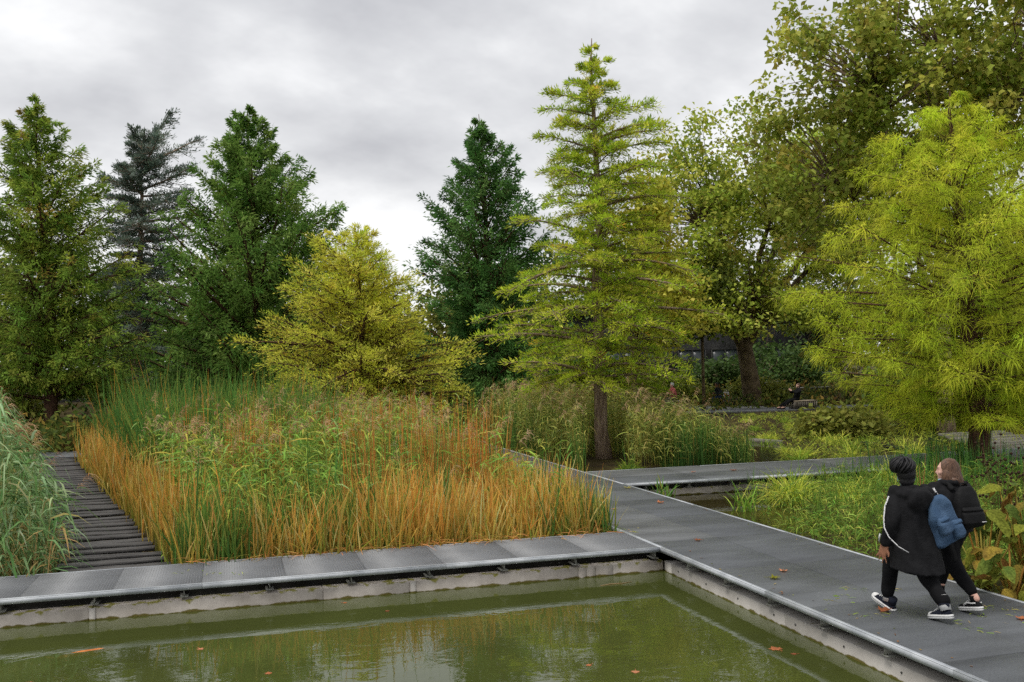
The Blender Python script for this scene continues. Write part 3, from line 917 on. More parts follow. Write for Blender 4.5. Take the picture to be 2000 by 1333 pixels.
DG = [srgb(102, 136, 58), srgb(84, 122, 52), srgb(128, 152, 76), srgb(68, 104, 46)]
def prof_big(t):
    pts = [(0, 5.6), (0.12, 6.3), (0.27, 6.2), (0.52, 5.3), (0.68, 4.0), (0.84, 2.5), (0.94, 1.2), (1.0, 0.3)]
    return float(np.interp(t, [p[0] for p in pts], [p[1] for p in pts]))
conifer("dawn_redwood", "wide dark green redwood with pointed top behind the left half of the reeds", "tree",
        (1.67, 51.82, -0.1), (1.20, 51.6, 16.0), 0.34, 0.06, 210, prof_big, pw(rad(-8), rad(44), 0.8), pw(0.24, 0.20, 1), 12, 46, (0.25, 0.037),
        DG + [srgb(120, 138, 50)], [4, 3, 2, 2, 0.8], M_bark_red, 24, secL=0.46, up2=0.34, droop2=0.10, fluff=0.9, leafz=-0.1, gap=0.05, tipcol=srgb(122, 150, 70), lbvar=(0.6, 1.1), puff=0.55)

def prof_mid(t):
    pts = [(0, 3.8), (0.3, 3.9), (0.53, 3.5), (0.7, 2.8), (0.85, 1.7), (0.95, 0.8), (1.0, 0.2)]
    return float(np.interp(t, [p[0] for p in pts], [p[1] for p in pts]))
conifer("dawn_redwood", "narrow dark green redwood standing just left of the tall yellow-green cypress", "tree",
        (11.70, 44.88, -0.1), (11.55, 44.6, 14.35), 0.25, 0.06, 170, prof_mid, pw(rad(0), rad(46), 0.8), pw(0.12, 0.14, 1), 11, 42, (0.22, 0.032),
        [srgb(86, 124, 60), srgb(70, 108, 52), srgb(106, 138, 72), srgb(58, 92, 46)], [4, 3, 2, 2], M_bark_red, 25, secL=0.46, up2=0.26, droop2=0.10, fluff=0.9, leafz=-0.05, gap=0.10, lbvar=(0.6, 1.12), puff=0.46)

def prof_left(t):
    pts = [(0, 3.3), (0.15, 3.7), (0.4, 3.6), (0.6, 3.2), (0.8, 2.1), (0.92, 1.05), (1.0, 0.25)]
    return float(np.interp(t, [p[0] for p in pts], [p[1] for p in pts]))
conifer("dawn_redwood", "mid-green redwood with bare lower trunk at the far end of the timber boardwalk", "tree",
        (-7.13, 44.64, -0.1), (-7.35, 44.4, 14.1), 0.30, 0.12, 165, prof_left, pw(rad(2), rad(46), 1.0), pw(0.06, 0.10, 1), 15, 34, (0.20, 0.029),
        [srgb(128, 148, 54), srgb(106, 134, 52), srgb(154, 162, 66), srgb(90, 116, 46), srgb(146, 118, 54)], [4, 4, 2, 2, 0.2], M_bark_red, 26, secL=0.44, up2=0.08, droop2=0.16, fluff=0.8, leafz=-0.08, gap=0.10, lbvar=(0.6, 1.12), puff=0.34)
conifer("dawn_redwood", "green redwood cut off by the left picture edge behind the first redwood", "tree",
        (-13.2, 49.5, 0.0), (-13.4, 49.4, 12.2), 0.26, 0.10, 90, prof_left, pw(rad(6), rad(46), 1.0), pw(0.02, 0.06, 1), 17, 18, (0.26, 0.036),
        [srgb(104, 122, 42), srgb(86, 108, 40), srgb(122, 132, 50)], [3, 3, 1], M_bark_red, 27, secL=0.44, up2=0.08, droop2=0.16, fluff=0.7, leafz=-0.05, gap=0.10)

# blue cedar with its flat, leaning top
def prof_ced(t):
    return float(np.interp(t, [0, 0.3, 0.55, 0.72, 0.85, 0.93, 1.0], [3.6, 3.5, 3.0, 3.6, 2.9, 3.3, 3.0]))
conifer("blue_cedar", "dark blue-grey cedar with flat ragged top between the two left redwoods", "tree",
        (-5.18, 62.32, 0.6), (-4.7, 61.9, 16.2), 0.36, 0.12, 92, prof_ced, pw(rad(-6), rad(38), 3.0), pw(0.0, 0.10, 2), 28, 32, (0.20, 0.028),
        [srgb(100, 114, 100), srgb(82, 98, 86), srgb(126, 136, 124), srgb(70, 84, 70)], [4, 4, 2, 2], M_bark, 28, secL=0.48, up2=0.02, droop2=0.22, fluff=0.55, leafz=0.30, gap=0.05, lbvar=(0.55, 1.15), sec_r=0.014, puff=0.19, dist=1.0, tipfit=False,
        bias=lambda a, t: (0.85 + (0.55 * math.cos(a - 0.2) if t > 0.86 else 0.2 * math.cos(a))))

# ---- broad-leaved trees
LOBE = np.array([(0.0, 0.0), (0.50, 0.22), (0.27, 0.52), (0.0, 1.0), (-0.27, 0.52), (-0.50, 0.22)])
def lobed(g, P, D, N, L, C, fold=0.14):
    """broad pointed leaves, each folded along its midrib"""
    S = norm(np.cross(D, N)); U = np.cross(S, D)
    L = L[:, None]
    V = np.stack([P + S * L * a + D * L * b - U * L * (abs(a) * fold * 2 + b * b * 0.18) for (a, b) in LOBE], 1)
    n = len(P); b0 = (np.arange(n) * 6)[:, None]
    F = np.concatenate([b0 + np.array([[0, 1, 2, 3]]), b0 + np.array([[0, 3, 4, 5]])], 0)
    g.add(V.reshape(-1, 3), F, np.repeat(C, 6, axis=0))

def broadleaf(name, label, base, trunk_h, r0, lobes, ncl, nleaf, lsize, pal, wts, seed, sig=0.5, nlimb=7, bark=None, lean=(0, 0), cat="tree", group=None, shell=0.55, dv=0.16, simple=False):
    """trunk, limbs, twigs to foliage clusters inside a union of ellipsoids (cx,cy,cz,rx,ry,rz relative to base)"""
    q = np.random.default_rng(seed)
    root = empty(name, tuple(base)); tag(root, label, cat, group)
    tw = Geo()
    fork = np.array([lean[0], lean[1], trunk_h])
    tp = np.array([[0, 0, -0.25], [lean[0] * 0.1, lean[1] * 0.1, trunk_h * 0.12], [lean[0] * 0.45, lean[1] * 0.45, trunk_h * 0.55], fork])
    tw.tube(tp, [r0 * 1.35, r0 * 1.05, r0 * 0.92, r0 * 0.8], 12)
    vol = np.array([l[3] * l[4] * l[5] for l in lobes]); vol = vol ** 0.8
    idx = q.choice(len(lobes), ncl, p=vol / vol.sum())
    Lb = np.array(lobes)[idx]
    d = norm(q.normal(0, 1, (ncl, 3)))
    rr_ = (shell + (1 - shell) * q.random((ncl, 1))) ** 0.8
    Cc = Lb[:, :3] + d * rr_ * Lb[:, 3:]
    Cc = Cc[Cc[:, 2] > 0.3 * trunk_h]
    ncl = len(Cc)
    # limbs head for spread-out cluster groups
    cen = Cc[q.choice(ncl, nlimb, replace=False)]
    for _ in range(8):
        a = np.argmin(((Cc[:, None] - cen[None]) ** 2).sum(-1), 1)
        for k in range(nlimb):
            if (a == k).any(): cen[k] = Cc[a == k].mean(0)
    for k in range(nlimb):
        st = fork * np.array([1, 1, q.uniform(0.75, 1.0)])
        en = cen[k]
        n = 9; t = np.linspace(0, 1, n)[:, None]
        mid = st * 0.5 + en * 0.5 + np.array([0, 0, 0.12 * np.linalg.norm(en - st)]) + q.normal(0, 0.25, 3)
        cur = st * (1 - t) ** 2 + mid * 2 * t * (1 - t) + en * t ** 2
        cur[1:-1] += q.normal(0, 0.10, (n - 2, 3))
        rl = r0 * 0.5 * np.linspace(1, 0.22, n)
        tw.tube(cur, rl, 6, caps=False)
        mem = Cc[a == k]
        # each cluster hangs on a twig that leaves the limb
        for c in mem:
            j = int(np.argmin(((cur - c) ** 2).sum(-1))); j = max(1, j - 1)
            s0 = cur[j]
            m_ = (s0 + c) / 2 + q.normal(0, 0.18, 3) + np.array([0, 0, 0.10])
            tw.tube([s0, m_, c], [0.045 * (r0 / 0.35) ** 0.5, 0.028, 0.009], 3, caps=False)
    tw.build("trunk", bark or M_bark_plane, root, True)
    n = ncl * nleaf
    off = norm(q.normal(0, 1, (ncl, nleaf, 3))) * (q.random((ncl, nleaf, 1)) ** 0.45 * 2.0) * np.array([sig, sig, sig * 0.62]) * q.uniform(0.7, 1.3, (ncl, 1, 1))
    P = (Cc[:, None] + off).reshape(-1, 3)
    cc = palette(pal, wts, ncl, dv, 0.05, q)
    c2 = palette(pal, wts, n, dv, 0.05, q)
    c = np.repeat(cc, nleaf, axis=0) * 0.5 + c2 * 0.5
    D = norm(off.reshape(-1, 3) * 0.5 / sig + q.normal(0, 0.8, (n, 3)) + np.array([0, 0, -0.45]))
    N = norm(np.array([0, 0, 1.0]) + q.normal(0, 0.6, (n, 3)))
    g = Geo()
    if simple:
        diamonds(g, P, D, N, lsize * q.uniform(0.6, 1.3, n), lsize * 0.38 * q.uniform(0.7, 1.3, n), np.clip(c, 0.004, 0.9))
    else:
        lobed(g, P, D, N, lsize * q.uniform(0.6, 1.3, n), np.clip(c, 0.004, 0.9))
    tag(g.build("crown", M_broad, root), kind="stuff")
    return root

PL = [srgb(152, 164, 56), srgb(124, 144, 48), srgb(190, 188, 80), srgb(102, 124, 44), srgb(168, 134, 60), srgb(210, 202, 102)]
broadleaf("plane_tree", "plane tree with stout leaning trunk beside the far deck and seated people", (27.56, 47.85, -0.05), 3.6, 0.50,
          [(-3.2, 0, 9.5, 4.0, 4.0, 5.0), (2.6, 0.5, 9.0, 5.2, 4.0, 5.5), (-1.0, -1.0, 13.0, 4.2, 3.6, 3.4), (-4.8, -1.5, 6.0, 3.6, 3.0, 2.6), (5.5, -0.5, 12.5, 5.0, 4.0, 4.5), (-1.5, -3.0, 5.2, 4.2, 2.0, 1.6)],
          640, 70, 0.21, PL, [4, 3, 2, 2, 0.4, 0.6], 31, sig=0.50, nlimb=9, lean=(-0.55, 0.0))
broadleaf("plane_tree", "huge plane tree with brownish leaves filling the upper right corner of the view", (23.95, 28.6, -0.05), 4.6, 0.26,
          [(-1.2, -0.5, 11.5, 3.6, 3.2, 3.6), (2.5, 0.5, 10.0, 4.2, 3.6, 4.2), (1.5, -1.0, 14.5, 4.6, 3.6, 3.2), (-4.2, 0.0, 12.6, 2.6, 2.4, 2.6), (4.5, 0.2, 6.4, 3.4, 3.0, 2.4), (-2.6, 1.2, 8.2, 2.8, 2.6, 2.6), (-4.4, 0.8, 9.6, 2.2, 2.2, 2.4), (5.0, 0.0, 13.0, 3.4, 3.0, 3.4)],
          600, 70, 0.20, [srgb(128, 142, 50), srgb(148, 154, 58), srgb(102, 122, 42), srgb(158, 128, 58), srgb(186, 180, 84), srgb(126, 92, 54)], [4, 3, 3, 0.6, 1.4, 0.35], 32, sig=0.42, nlimb=10, bark=M_bark)
broadleaf("young_plane", "light yellow-green leafy tree behind the right side of the tall cypress", (17.6, 41.0, -0.05), 3.4, 0.14,
          [(0.3, 0, 7.4, 2.0, 2.0, 3.6), (1.6, 0.5, 5.2, 2.3, 2.0, 2.3), (0.9, 0, 10.0, 1.2, 1.2, 1.8)],
          150, 56, 0.21, [srgb(188, 180, 62), srgb(160, 162, 54), srgb(204, 190, 92), srgb(128, 138, 44)], [3, 3, 1, 2], 33, sig=0.42, nlimb=6)
broadleaf("young_tree", "slim young tree with thin pale trunk beside the seated man with the tote bag", (23.49, 45.76, -0.05), 4.4, 0.085,
          [(0, 0, 6.2, 1.8, 1.8, 2.2), (-1.0, 0.2, 4.8, 1.4, 1.3, 1.1)], 80, 50, 0.21, [srgb(92, 108, 44), srgb(120, 126, 52), srgb(72, 88, 36)], [3, 2, 2], 34, sig=0.42, nlimb=4)

# a belt of trees and shrubs behind everything
BGC = {
    'dark': ([srgb(72, 94, 46), srgb(58, 80, 40), srgb(90, 108, 54)], [3, 3, 1]),
    'olive': ([srgb(124, 128, 56), srgb(104, 112, 50), srgb(148, 142, 66)], [3, 3, 1]),
    'lime': ([srgb(126, 138, 46), srgb(104, 122, 42), srgb(150, 154, 60)], [3, 3, 1]),
}
bg = [
    (-26, 58, 11, 5.0, 'dark', "dark leafy tree at the left end of the tree belt, furthest from the cedar"),
    (-18.5, 66, 10, 5.0, 'olive', "olive leafy tree of the tree belt left of the cedar"),
    (-11.0, 72, 10.5, 5.2, 'dark', "dark leafy tree of the tree belt straight behind the cedar"),
    (-3.0, 78, 10.5, 5.4, 'olive', "olive leafy tree behind the gap right of the cedar"),
    (1.5, 70, 7.0, 4.4, 'dark', "dark leafy tree straight behind the wide dark redwood"),
    (7.2, 70, 9.0, 5.0, 'dark', "dark leafy tree in the gap between the two dark redwoods"),
    (16.0, 66, 8.5, 4.6, 'olive', "olive leafy tree behind the narrow dark redwood"),
    (24.5, 74, 11, 5.4, 'dark', "dark leafy tree behind the light yellow-green tree"),
    (47.0, 68, 13.0, 7.0, 'dark', "dark leafy tree behind the building and plane tree"),
    (40.5, 50, 11.0, 5.4, 'olive', "olive leafy tree behind the feathery cypress"),
    (33.0, 34, 8, 3.8, 'dark', "dark leafy tree at the right picture edge behind the plane"),
]
for n, (x, y, h, r, c, lab) in enumerate(bg):
    broadleaf("leafy_tree", lab, (x, y, float(gz(x, y))), h * 0.28, 0.18, [(0, 0, h * 0.62, r, r * 0.9, h * 0.42), (r * 0.6, 0, h * 0.36, r * 0.8, r * 0.7, h * 0.34), (-r * 0.6, 0, h * 0.34, r * 0.8, r * 0.7, h * 0.32)],
              130, 50, 0.44, BGC[c][0], BGC[c][1], 60 + n, sig=0.85, nlimb=5, group="tree belt behind the garden", simple=True)

# ------------------------------------------------------------------ reed beds
GAIN, DESAT = 1.42, 0.0
def scatter(n, x0, x1, y0, y1, cond=None, q=RNG):
    x = q.uniform(x0, x1, n); y = q.uniform(y0, y1, n)
    if cond is not None:
        k = cond(x, y); x, y = x[k], y[k]
    return np.stack([x, y, gz(x, y)], -1)
ONES = np.array([1.0, 1.0, 1.0])
def typha(g, pts, H, nbl, pal0, w0, pal1, w1, q, width=0.014, lean=0.10, droop=0.05, spread=0.05, hv=0.18, sway=0.03, mixp=None):
    n = len(pts)
    P = np.repeat(pts, nbl, axis=0) + np.concatenate([q.normal(0, spread, (n * nbl, 2)), np.zeros((n * nbl, 1))], 1)
    Hh = np.repeat(np.broadcast_to(H, (n,)), nbl) * q.normal(1, hv, n * nbl).clip(0.45, 1.5)
    D = norm(np.stack([q.normal(0, lean, n * nbl), q.normal(0, lean, n * nbl), np.ones(n * nbl)], -1))
    c0 = palette(pal0, w0, n * nbl, 0.12, 0.05, q); c1 = palette(pal1, w1, n * nbl, 0.14, 0.05, q)
    strips(g, P, D, Hh, width * q.uniform(0.7, 1.3, n * nbl), droop * q.uniform(0.2, 2.2, n * nbl) + (q.random(n * nbl) < 0.09) * q.uniform(0.3, 0.9, n * nbl), 3, c0, c1, np.array([0.9, 1.0, 0.85, 0.08]), 3.0, q, sway)
def phrag(g, pts, H, nl, palL, wL, q, leafL=0.40, leafW=0.022, stalk=None, ev=(0.35, 1.0), droop=0.8, lean=0.07, wind=(0.25, -0.1), hv=0.12, u0=0.25):
    n = len(pts)
    Hh = np.broadcast_to(H, (n,)) * q.normal(1, hv, n).clip(0.6, 1.35)
    D = norm(np.stack([q.normal(0, lean, n), q.normal(0, lean, n), np.ones(n)], -1))
    cs = palette(stalk if stalk is not None else [srgb(142, 134, 66), srgb(110, 116, 52)], [1, 1], n, 0.1, 0.04, q)
    bend = q.uniform(0.0, 0.06, n)
    strips(g, pts, D, Hh, 0.009, bend, 3, cs, None, np.array([1, 0.9, 0.7, 0.35]), 3.0, q)
    m = n * nl
    u = (np.tile(np.arange(nl), n) + q.random(m)) / nl * (1 - u0) + u0
    B = np.repeat(pts, nl, axis=0) + np.repeat(D, nl, axis=0) * (np.repeat(Hh, nl) * u)[:, None]
    az = q.uniform(0, 2 * np.pi, m); el = q.uniform(ev[0], ev[1], m)
    dd = np.stack([np.cos(az) * np.cos(el) + wind[0], np.sin(az) * np.cos(el) + wind[1], np.sin(el)], -1)
    dd = norm(dd)
    c = palette(palL, wL, m, 0.14, 0.05, q)
    strips(g, B, dd, leafL * q.uniform(0.6, 1.25, m), leafW * q.uniform(0.7, 1.3, m), droop * q.uniform(0.4, 1.5, m), 3, c, c * 1.05, np.array([0.55, 1.0, 0.75, 0.05]), 0.5, q)
    top = pts + D * Hh[:, None]; top[:, 2] -= bend * Hh
    return top
def plumes(g, tops, q, pal, size=0.24, per=22, wind=(0.35, -0.15)):
    n = len(tops); m = n * per
    az = np.repeat(q.normal(math.atan2(wind[1], wind[0]), 0.7, n), per)
    axis = np.stack([np.cos(az) * 0.55, np.sin(az) * 0.55, np.ones(m) * 0.75], -1)
    u = q.random(m)[:, None]
    B = np.repeat(tops, per, axis=0) + norm(axis) * size * (u - 0.15)
    D = norm(axis * 0.6 + q.normal(0, 0.42, (m, 3)) + np.stack([np.cos(az), np.sin(az), np.zeros(m)], -1) * 0.45)
    c = np.repeat(palette(pal, np.ones(len(pal)), n, 0.10, 0.04, q), per, axis=0) * (1 + q.normal(0, 0.1, (m, 1)))
    strips(g, B, D, size * 0.62 * q.uniform(0.5, 1.2, m), 0.010, 0.7, 2, np.clip(c, 0, .9), None, np.array([0.7, 1.0, 0.2]), 1.0, q)

OR0 = [srgb(104, 122, 52), srgb(148, 136, 60), srgb(90, 110, 48)]
OR1 = [srgb(242, 164, 84), srgb(228, 142, 66), srgb(246, 198, 132), srgb(200, 168, 78), srgb(132, 148, 62)]
GR0 = [srgb(58, 92, 40), srgb(76, 106, 48)]
GR1 = [srgb(86, 124, 56), srgb(66, 104, 50), srgb(112, 136, 60)]
PLM = [srgb(172, 142, 106), srgb(154, 122, 92), srgb(182, 156, 122)]
q = np.random.default_rng(101)

# low orange cattails along the front, right and left rims of the big bed
g = Geo()
def patchy(p):      # slow wandering mix of orange and green growth
    return np.sin(p[:, 0] * 1.15 + 1.0) * 0.6 + np.sin(p[:, 0] * 2.7 + p[:, 1] * 1.9) * 0.35 + np.sin(p[:, 1] * 1.3 - p[:, 0] * 0.6) * 0.35
front = scatter(2100, -0.75, 5.72, 14.36, 18.8, lambda x, y: (x > board_r(y) + 0.08) & (q.random(len(x)) < np.exp(-(y - 14.4) * 0.62) * 1.1), q)
og = patchy(front) < 0.25 + q.normal(0, 0.35, len(front))
hf = 0.98 + 0.16 * np.sin(front[:, 0] * 1.9) * np.cos(front[:, 0] * 0.7 + 1) + 0.10 * np.sin(front[:, 0] * 5.1 + front[:, 1] * 4)
typha(g, front[og], hf[og], 10, OR0, [3, 2, 2], OR1, [4, 3, 2.4, 2, 1.5], q, 0.020, 0.15, 0.13, 0.08, 0.36, 0.12)
typha(g, front[~og], hf[~og] * 1.05, 8, GR0, [1, 1], GR1 + [srgb(186, 170, 80), srgb(220, 150, 80)], [3, 2, 3, 2, 1], q, 0.021, 0.14, 0.12, 0.08, 0.34, 0.10)
rightb = scatter(950, 3.4, 5.74, 15.4, 24.5, lambda x, y: q.random(len(x)) < 0.30 + 0.42 * (x - 3.4), q)
typha(g, rightb, 0.98, 10, OR0, [2, 3, 2], OR1, [5, 3, 3, 2, 2], q, 0.021, 0.15, 0.13, 0.08, 0.34, 0.12)
leftb = scatter(1200, -4.5, 0.6, 15.0, 32.5, lambda x, y: (x > board_r(y) + 0.06) & (x < board_r(y) + 0.5 + q.exponential(0.5, len(x))), q)
typha(g, leftb, 1.18, 9, OR0, [2, 3, 1], OR1, [5, 5, 2, 2, 2], q, 0.021, 0.13, 0.11, 0.08, 0.34, 0.09)
tag(g.build("orange_cattails", M_reed), "low orange cattail blades fringing the big reed bed", "reeds", kind="stuff")

# tall cattails: rust stalks through the middle, deep green at the back left
g = Geo()
mid = scatter(700, -0.9, 5.4, 15.8, 27.5, lambda x, y: (x > board_r(y) + 1.0) & (np.sin(x * 2.3 + y) + np.sin(y * 1.1 - x * 1.4) > 0.7), q)
typha(g, mid, 2.05, 8, [srgb(130, 112, 56), srgb(112, 92, 48)], [1, 1], [srgb(206, 132, 62), srgb(176, 104, 56), srgb(220, 168, 88), srgb(134, 132, 60)], [3, 2, 1, 1], q, 0.018, 0.06, 0.03, 0.09, 0.14, 0.02)
back = scatter(1150, -6.5, 2.6, 22.5, 32.8, lambda x, y: (x > board_r(y) + 0.9) & (x < board_r(y) + 5.6 + q.normal(0, 0.5, len(x))), q)
typha(g, back, 2.7, 11, GR0, [1, 1], GR1 + [srgb(196, 138, 60)], [3, 3, 2, 0.8], q, 0.023, 0.15, 0.18, 0.10, 0.16, 0.07)
gr = scatter(230, -0.6, 5.4, 14.6, 24.0, lambda x, y: (x > board_r(y) + 0.4) & (np.sin(x * 3.1 - y) + np.sin(y * 2.3 + x * 0.7) > 0.2), q)
typha(g, gr, 1.75, 7, GR0, [1, 1], GR1, [2, 3, 1], q, 0.021, 0.08, 0.05, 0.06, 0.2, 0.03)
rim = scatter(60, 5.45, 5.80, 14.5, 15.9, None, q)
typha(g, rim, 0.85, 7, GR0, [1, 1], [srgb(78, 122, 74), srgb(100, 130, 80), srgb(150, 140, 70)], [3, 2, 1], q, 0.012, 0.10, 0.04, 0.06, 0.2, 0.03)
tag(g.build("tall_cattails", M_reed), "tall green and rust cattail blades rising from the big reed bed", "reeds", kind="stuff")

# common reed through the middle of the bed
g = Geo()
PH = [srgb(110, 146, 60), srgb(86, 126, 52), srgb(144, 160, 68), srgb(166, 154, 68), srgb(130, 158, 96)]
pts = scatter(2900, -2.0, 5.5, 14.6, 31.0, lambda x, y: (x > board_r(y) + 0.7) & (q.random(len(x)) < np.clip((y - 14.7) * 0.45 * (1 + 0.8 * np.sin(x * 1.15 + 1.0)), 0.04, 1)) & (q.random(len(x)) < np.clip((5.9 - x) * 0.5, 0.1, 1)), q)
hh = 1.35 + 0.45 * sst(16.0, 20.0, pts[:, 1]) + 0.12 * np.sin(pts[:, 0] * 1.3)
tops = phrag(g, pts, hh, 10, PH, [4, 3, 3, 2, 1], q, 0.40, 0.026, None, (0.2, 1.15), 0.7, 0.08)
pick = q.random(len(tops)) < 0.24 * sst(16.5, 19.0, pts[:, 1])
plumes(g, tops[pick], q, PLM, 0.30, 22)
tag(g.build("common_reeds", M_reed), "green and straw common reeds with beige plumes filling the big bed", "reeds", kind="stuff")

# silvery reeds left of the boardwalk
g = Geo()
SV = [srgb(110, 138, 88), srgb(86, 118, 66), srgb(144, 164, 122), srgb(70, 98, 52), srgb(156, 142, 90)]
pts = scatter(1750, -9.5, -1.7, 14.36, 25.0, lambda x, y: (x < board_r(y) - 1.42) & (x > board_r(y) - 6.2), q)
dist = board_r(pts[:, 1]) - 1.42 - pts[:, 0]
hh = 1.25 + 1.45 * sst(0.0, 1.5, dist)
tops = phrag(g, pts, hh, 13, SV, [4, 3, 3, 2, 0.8], q, 0.52, 0.030, [srgb(150, 140, 84), srgb(122, 124, 66)], (0.0, 0.95), 1.05, 0.10, (0.45, -0.12), 0.10, 0.08)
pick = q.random(len(tops)) < 0.05 + 0.25 * (pts[:, 1] > 20)
plumes(g, tops[pick], q, PLM, 0.30, 24)
dead = scatter(70, -4.2, -2.0, 14.36, 16.0, lambda x, y: x < board_r(y) - 1.42, q)
phrag(g, dead, 0.9, 4, [srgb(170, 146, 98), srgb(146, 122, 80)], [1, 1], q, 0.4, 0.022, [srgb(170, 146, 96), srgb(150, 128, 80)], (-0.3, 0.6), 0.9, 0.2)
tag(g.build("silver_reeds", M_reed), "silvery green broad-leaved reeds left of the timber boardwalk", "reeds", kind="stuff")

# reeds behind the side walkway, around the tall cypress
g = Geo()
PY = [srgb(158, 156, 78), srgb(128, 140, 66), srgb(178, 166, 92), srgb(104, 124, 58), srgb(150, 160, 104)]
pts = scatter(2100, 8.35, 14.2, 22.4, 33.0, lambda x, y: (x < 13.0 + 0.25 * (y - 22.6)) & ((y > 26.6) | (np.abs(x - 0.3935 * y) > 0.62)), q)
hh = 1.75 + 0.25 * sst(24, 28, pts[:, 1]) + 0.1 * np.sin(pts[:, 0] * 2.1) - 0.55 * sst(11.2, 12.6, pts[:, 0] - 0.12 * (pts[:, 1] - 22.6))
tops = phrag(g, pts, hh, 9, PY, [3, 3, 2, 3, 1], q, 0.34, 0.022, None, (0.1, 1.0), 0.8, 0.06)
pick = q.random(len(tops)) < 0.30 * sst(11.8, 10.0, pts[:, 0]) + 0.08
plumes(g, tops[pick], q, [srgb(186, 160, 122), srgb(168, 140, 112)], 0.26, 20)
front2 = scatter(150, 10.9, 13.0, 22.35, 24.8, None, q)
typha(g, front2, 1.35, 8, [srgb(48, 76, 34), srgb(60, 88, 40)], [1, 1], GR1 + [srgb(150, 150, 80)], [3, 3, 1, 1], q, 0.016, 0.07, 0.10, 0.06, 0.14, 0.03)
front3 = scatter(120, 8.4, 9.6, 22.6, 24.0, lambda x, y: np.abs(x - 0.3935 * y) > 0.62, q)
typha(g, front3, 1.2, 8, GR0, [1, 1], GR1 + [srgb(176, 140, 70)], [3, 3, 1, 1], q, 0.015, 0.08, 0.06, 0.06, 0.2, 0.03)
fl2 = scatter(220, 8.3, 12.0, 27.0, 36.0, None, q)
typha(g, fl2, 2.0, 6, GR0, [1, 1], GR1 + [srgb(196, 138, 60)], [3, 3, 1, 1.0], q, 0.017, 0.06, 0.03, 0.06, 0.14, 0.02)
tag(g.build("common_reeds", M_reed), "straw-green reeds behind the side walkway around the tall cypress trunk", "reeds", kind="stuff")

# mixed marsh grasses between main walkway and side walkway
g = Geo()
MG = [srgb(106, 140, 54), srgb(84, 118, 46), srgb(144, 158, 66), srgb(72, 98, 42), srgb(164, 160, 78)]
pts = scatter(1350, 9.4, 17.5, 9.5, 19.4, lambda x, y: (x + 0.25 * (16 - y) > 9.9 + q.normal(0, .25, len(x))) & (x > 8.5), q)
hh = 0.64 + 0.14 * np.sin(pts[:, 0] * 2 + pts[:, 1]) - 0.26 * sst(15.5, 18.5, pts[:, 1])
phrag(g, pts, hh, 8, MG, [3, 3, 2, 2, 1], q, 0.32, 0.015, [srgb(100, 112, 50), srgb(120, 124, 60)], (0.2, 1.2), 0.7, 0.16, (0, 0), 0.2, 0.1)
bl = scatter(420, 9.2, 15.5, 9.5, 19.4, lambda x, y: (x + 0.25 * (16 - y) > 10.2), q)
typha(g, bl, 0.66, 7, [srgb(70, 100, 40), srgb(90, 116, 46)], [1, 1], [srgb(110, 140, 56), srgb(150, 158, 64), srgb(84, 120, 50)], [2, 1, 2], q, 0.013, 0.14, 0.16, 0.06, 0.2, 0.05)
near = scatter(640, 8.32, 11.5, 6.0, 15.2, lambda x, y: (x + 0.25 * (16 - y) > 9.3), q)
phrag(g, near, 0.52, 8, MG, [3, 3, 2, 2, 1], q, 0.24, 0.016, [srgb(100, 112, 50), srgb(120, 124, 60)], (0.2, 1.2), 0.6, 0.2, (0, 0), 0.3, 0.1)
iris = scatter(130, 13.6, 16.8, 15.5, 19.5, None, q)
typha(g, iris, 0.80, 7, [srgb(56, 92, 44), srgb(66, 100, 46)], [1, 1], [srgb(70, 112, 58), srgb(94, 130, 62)], [1, 1], q, 0.018, 0.09, 0.04, 0.06, 0.2, 0.02)
dock = scatter(26, 10.4, 13.2, 12.0, 16.0, None, q)
typha(g, dock, 0.85, 3, [srgb(110, 70, 44), srgb(96, 62, 40)], [1, 1], [srgb(140, 96, 62), srgb(120, 84, 56)], [1, 1], q, 0.016, 0.06, 0.02, 0.03, 0.2, 0.02)
tag(g.build("marsh_grasses", M_reed), "green mixed marsh grasses filling the bank right of the main walkway", "grass", kind="stuff")

# far bank: low green and yellow growth behind the pool, and undergrowth under the trees
g = Geo()
fb = scatter(2600, 14, 33, 22.6, 41, lambda x, y: (x > 15.8 + (y - 25.2) * 0.42) & (x < 22 + 0.45 * (y - 22)), q)
phrag(g, fb, 0.42 - 0.02 * (fb[:, 1] - 22.6), 8, [srgb(142, 150, 56), srgb(116, 134, 52), srgb(164, 166, 66), srgb(92, 116, 46)], [3, 3, 2, 2], q, 0.26, 0.020, [srgb(100, 112, 50), srgb(120, 124, 60)], (0.3, 1.2), 0.8, 0.2, (0, 0), 0.25, 0.1)
tag(g.build("far_bank_grass", M_reed), "yellow-green low grass on the far bank beyond the pool", "grass", kind="stuff")
g = Geo()
ug = np.concatenate([scatter(2200, -22, 14, 36.2, 47, None, q), scatter(1300, 14, 44, 44.5, 62, None, q), scatter(700, -13, -3.5, 34.9, 40, None, q)])
nn = len(ug) * 8
P = np.repeat(ug, 8, axis=0) + np.abs(q.normal(0, 1, (nn, 3))) * np.array([0, 0, 0.42]) + q.normal(0, 0.35, (nn, 3)) * np.array([1, 1, 0])
D = norm(q.normal(0, 1, (nn, 3)) + np.array([0, 0, 0.2])); N = norm(np.array([0, 0, 1.0]) + q.normal(0, 0.6, (nn, 3)))
cl = np.repeat(palette([srgb(84, 98, 44), srgb(64, 80, 38), srgb(112, 112, 52), srgb(140, 118, 58), srgb(98, 76, 44)], [3, 3, 2, 1, 0.7], len(ug), 0.15, 0.05, q), 8, axis=0)
diamonds(g, P, D, N, 0.28 * q.uniform(0.6, 1.4, nn), 0.07 * q.uniform(0.7, 1.3, nn), cl)
tag(g.build("undergrowth", M_leaf), "dark leafy undergrowth below the trees", "undergrowth", kind="stuff")

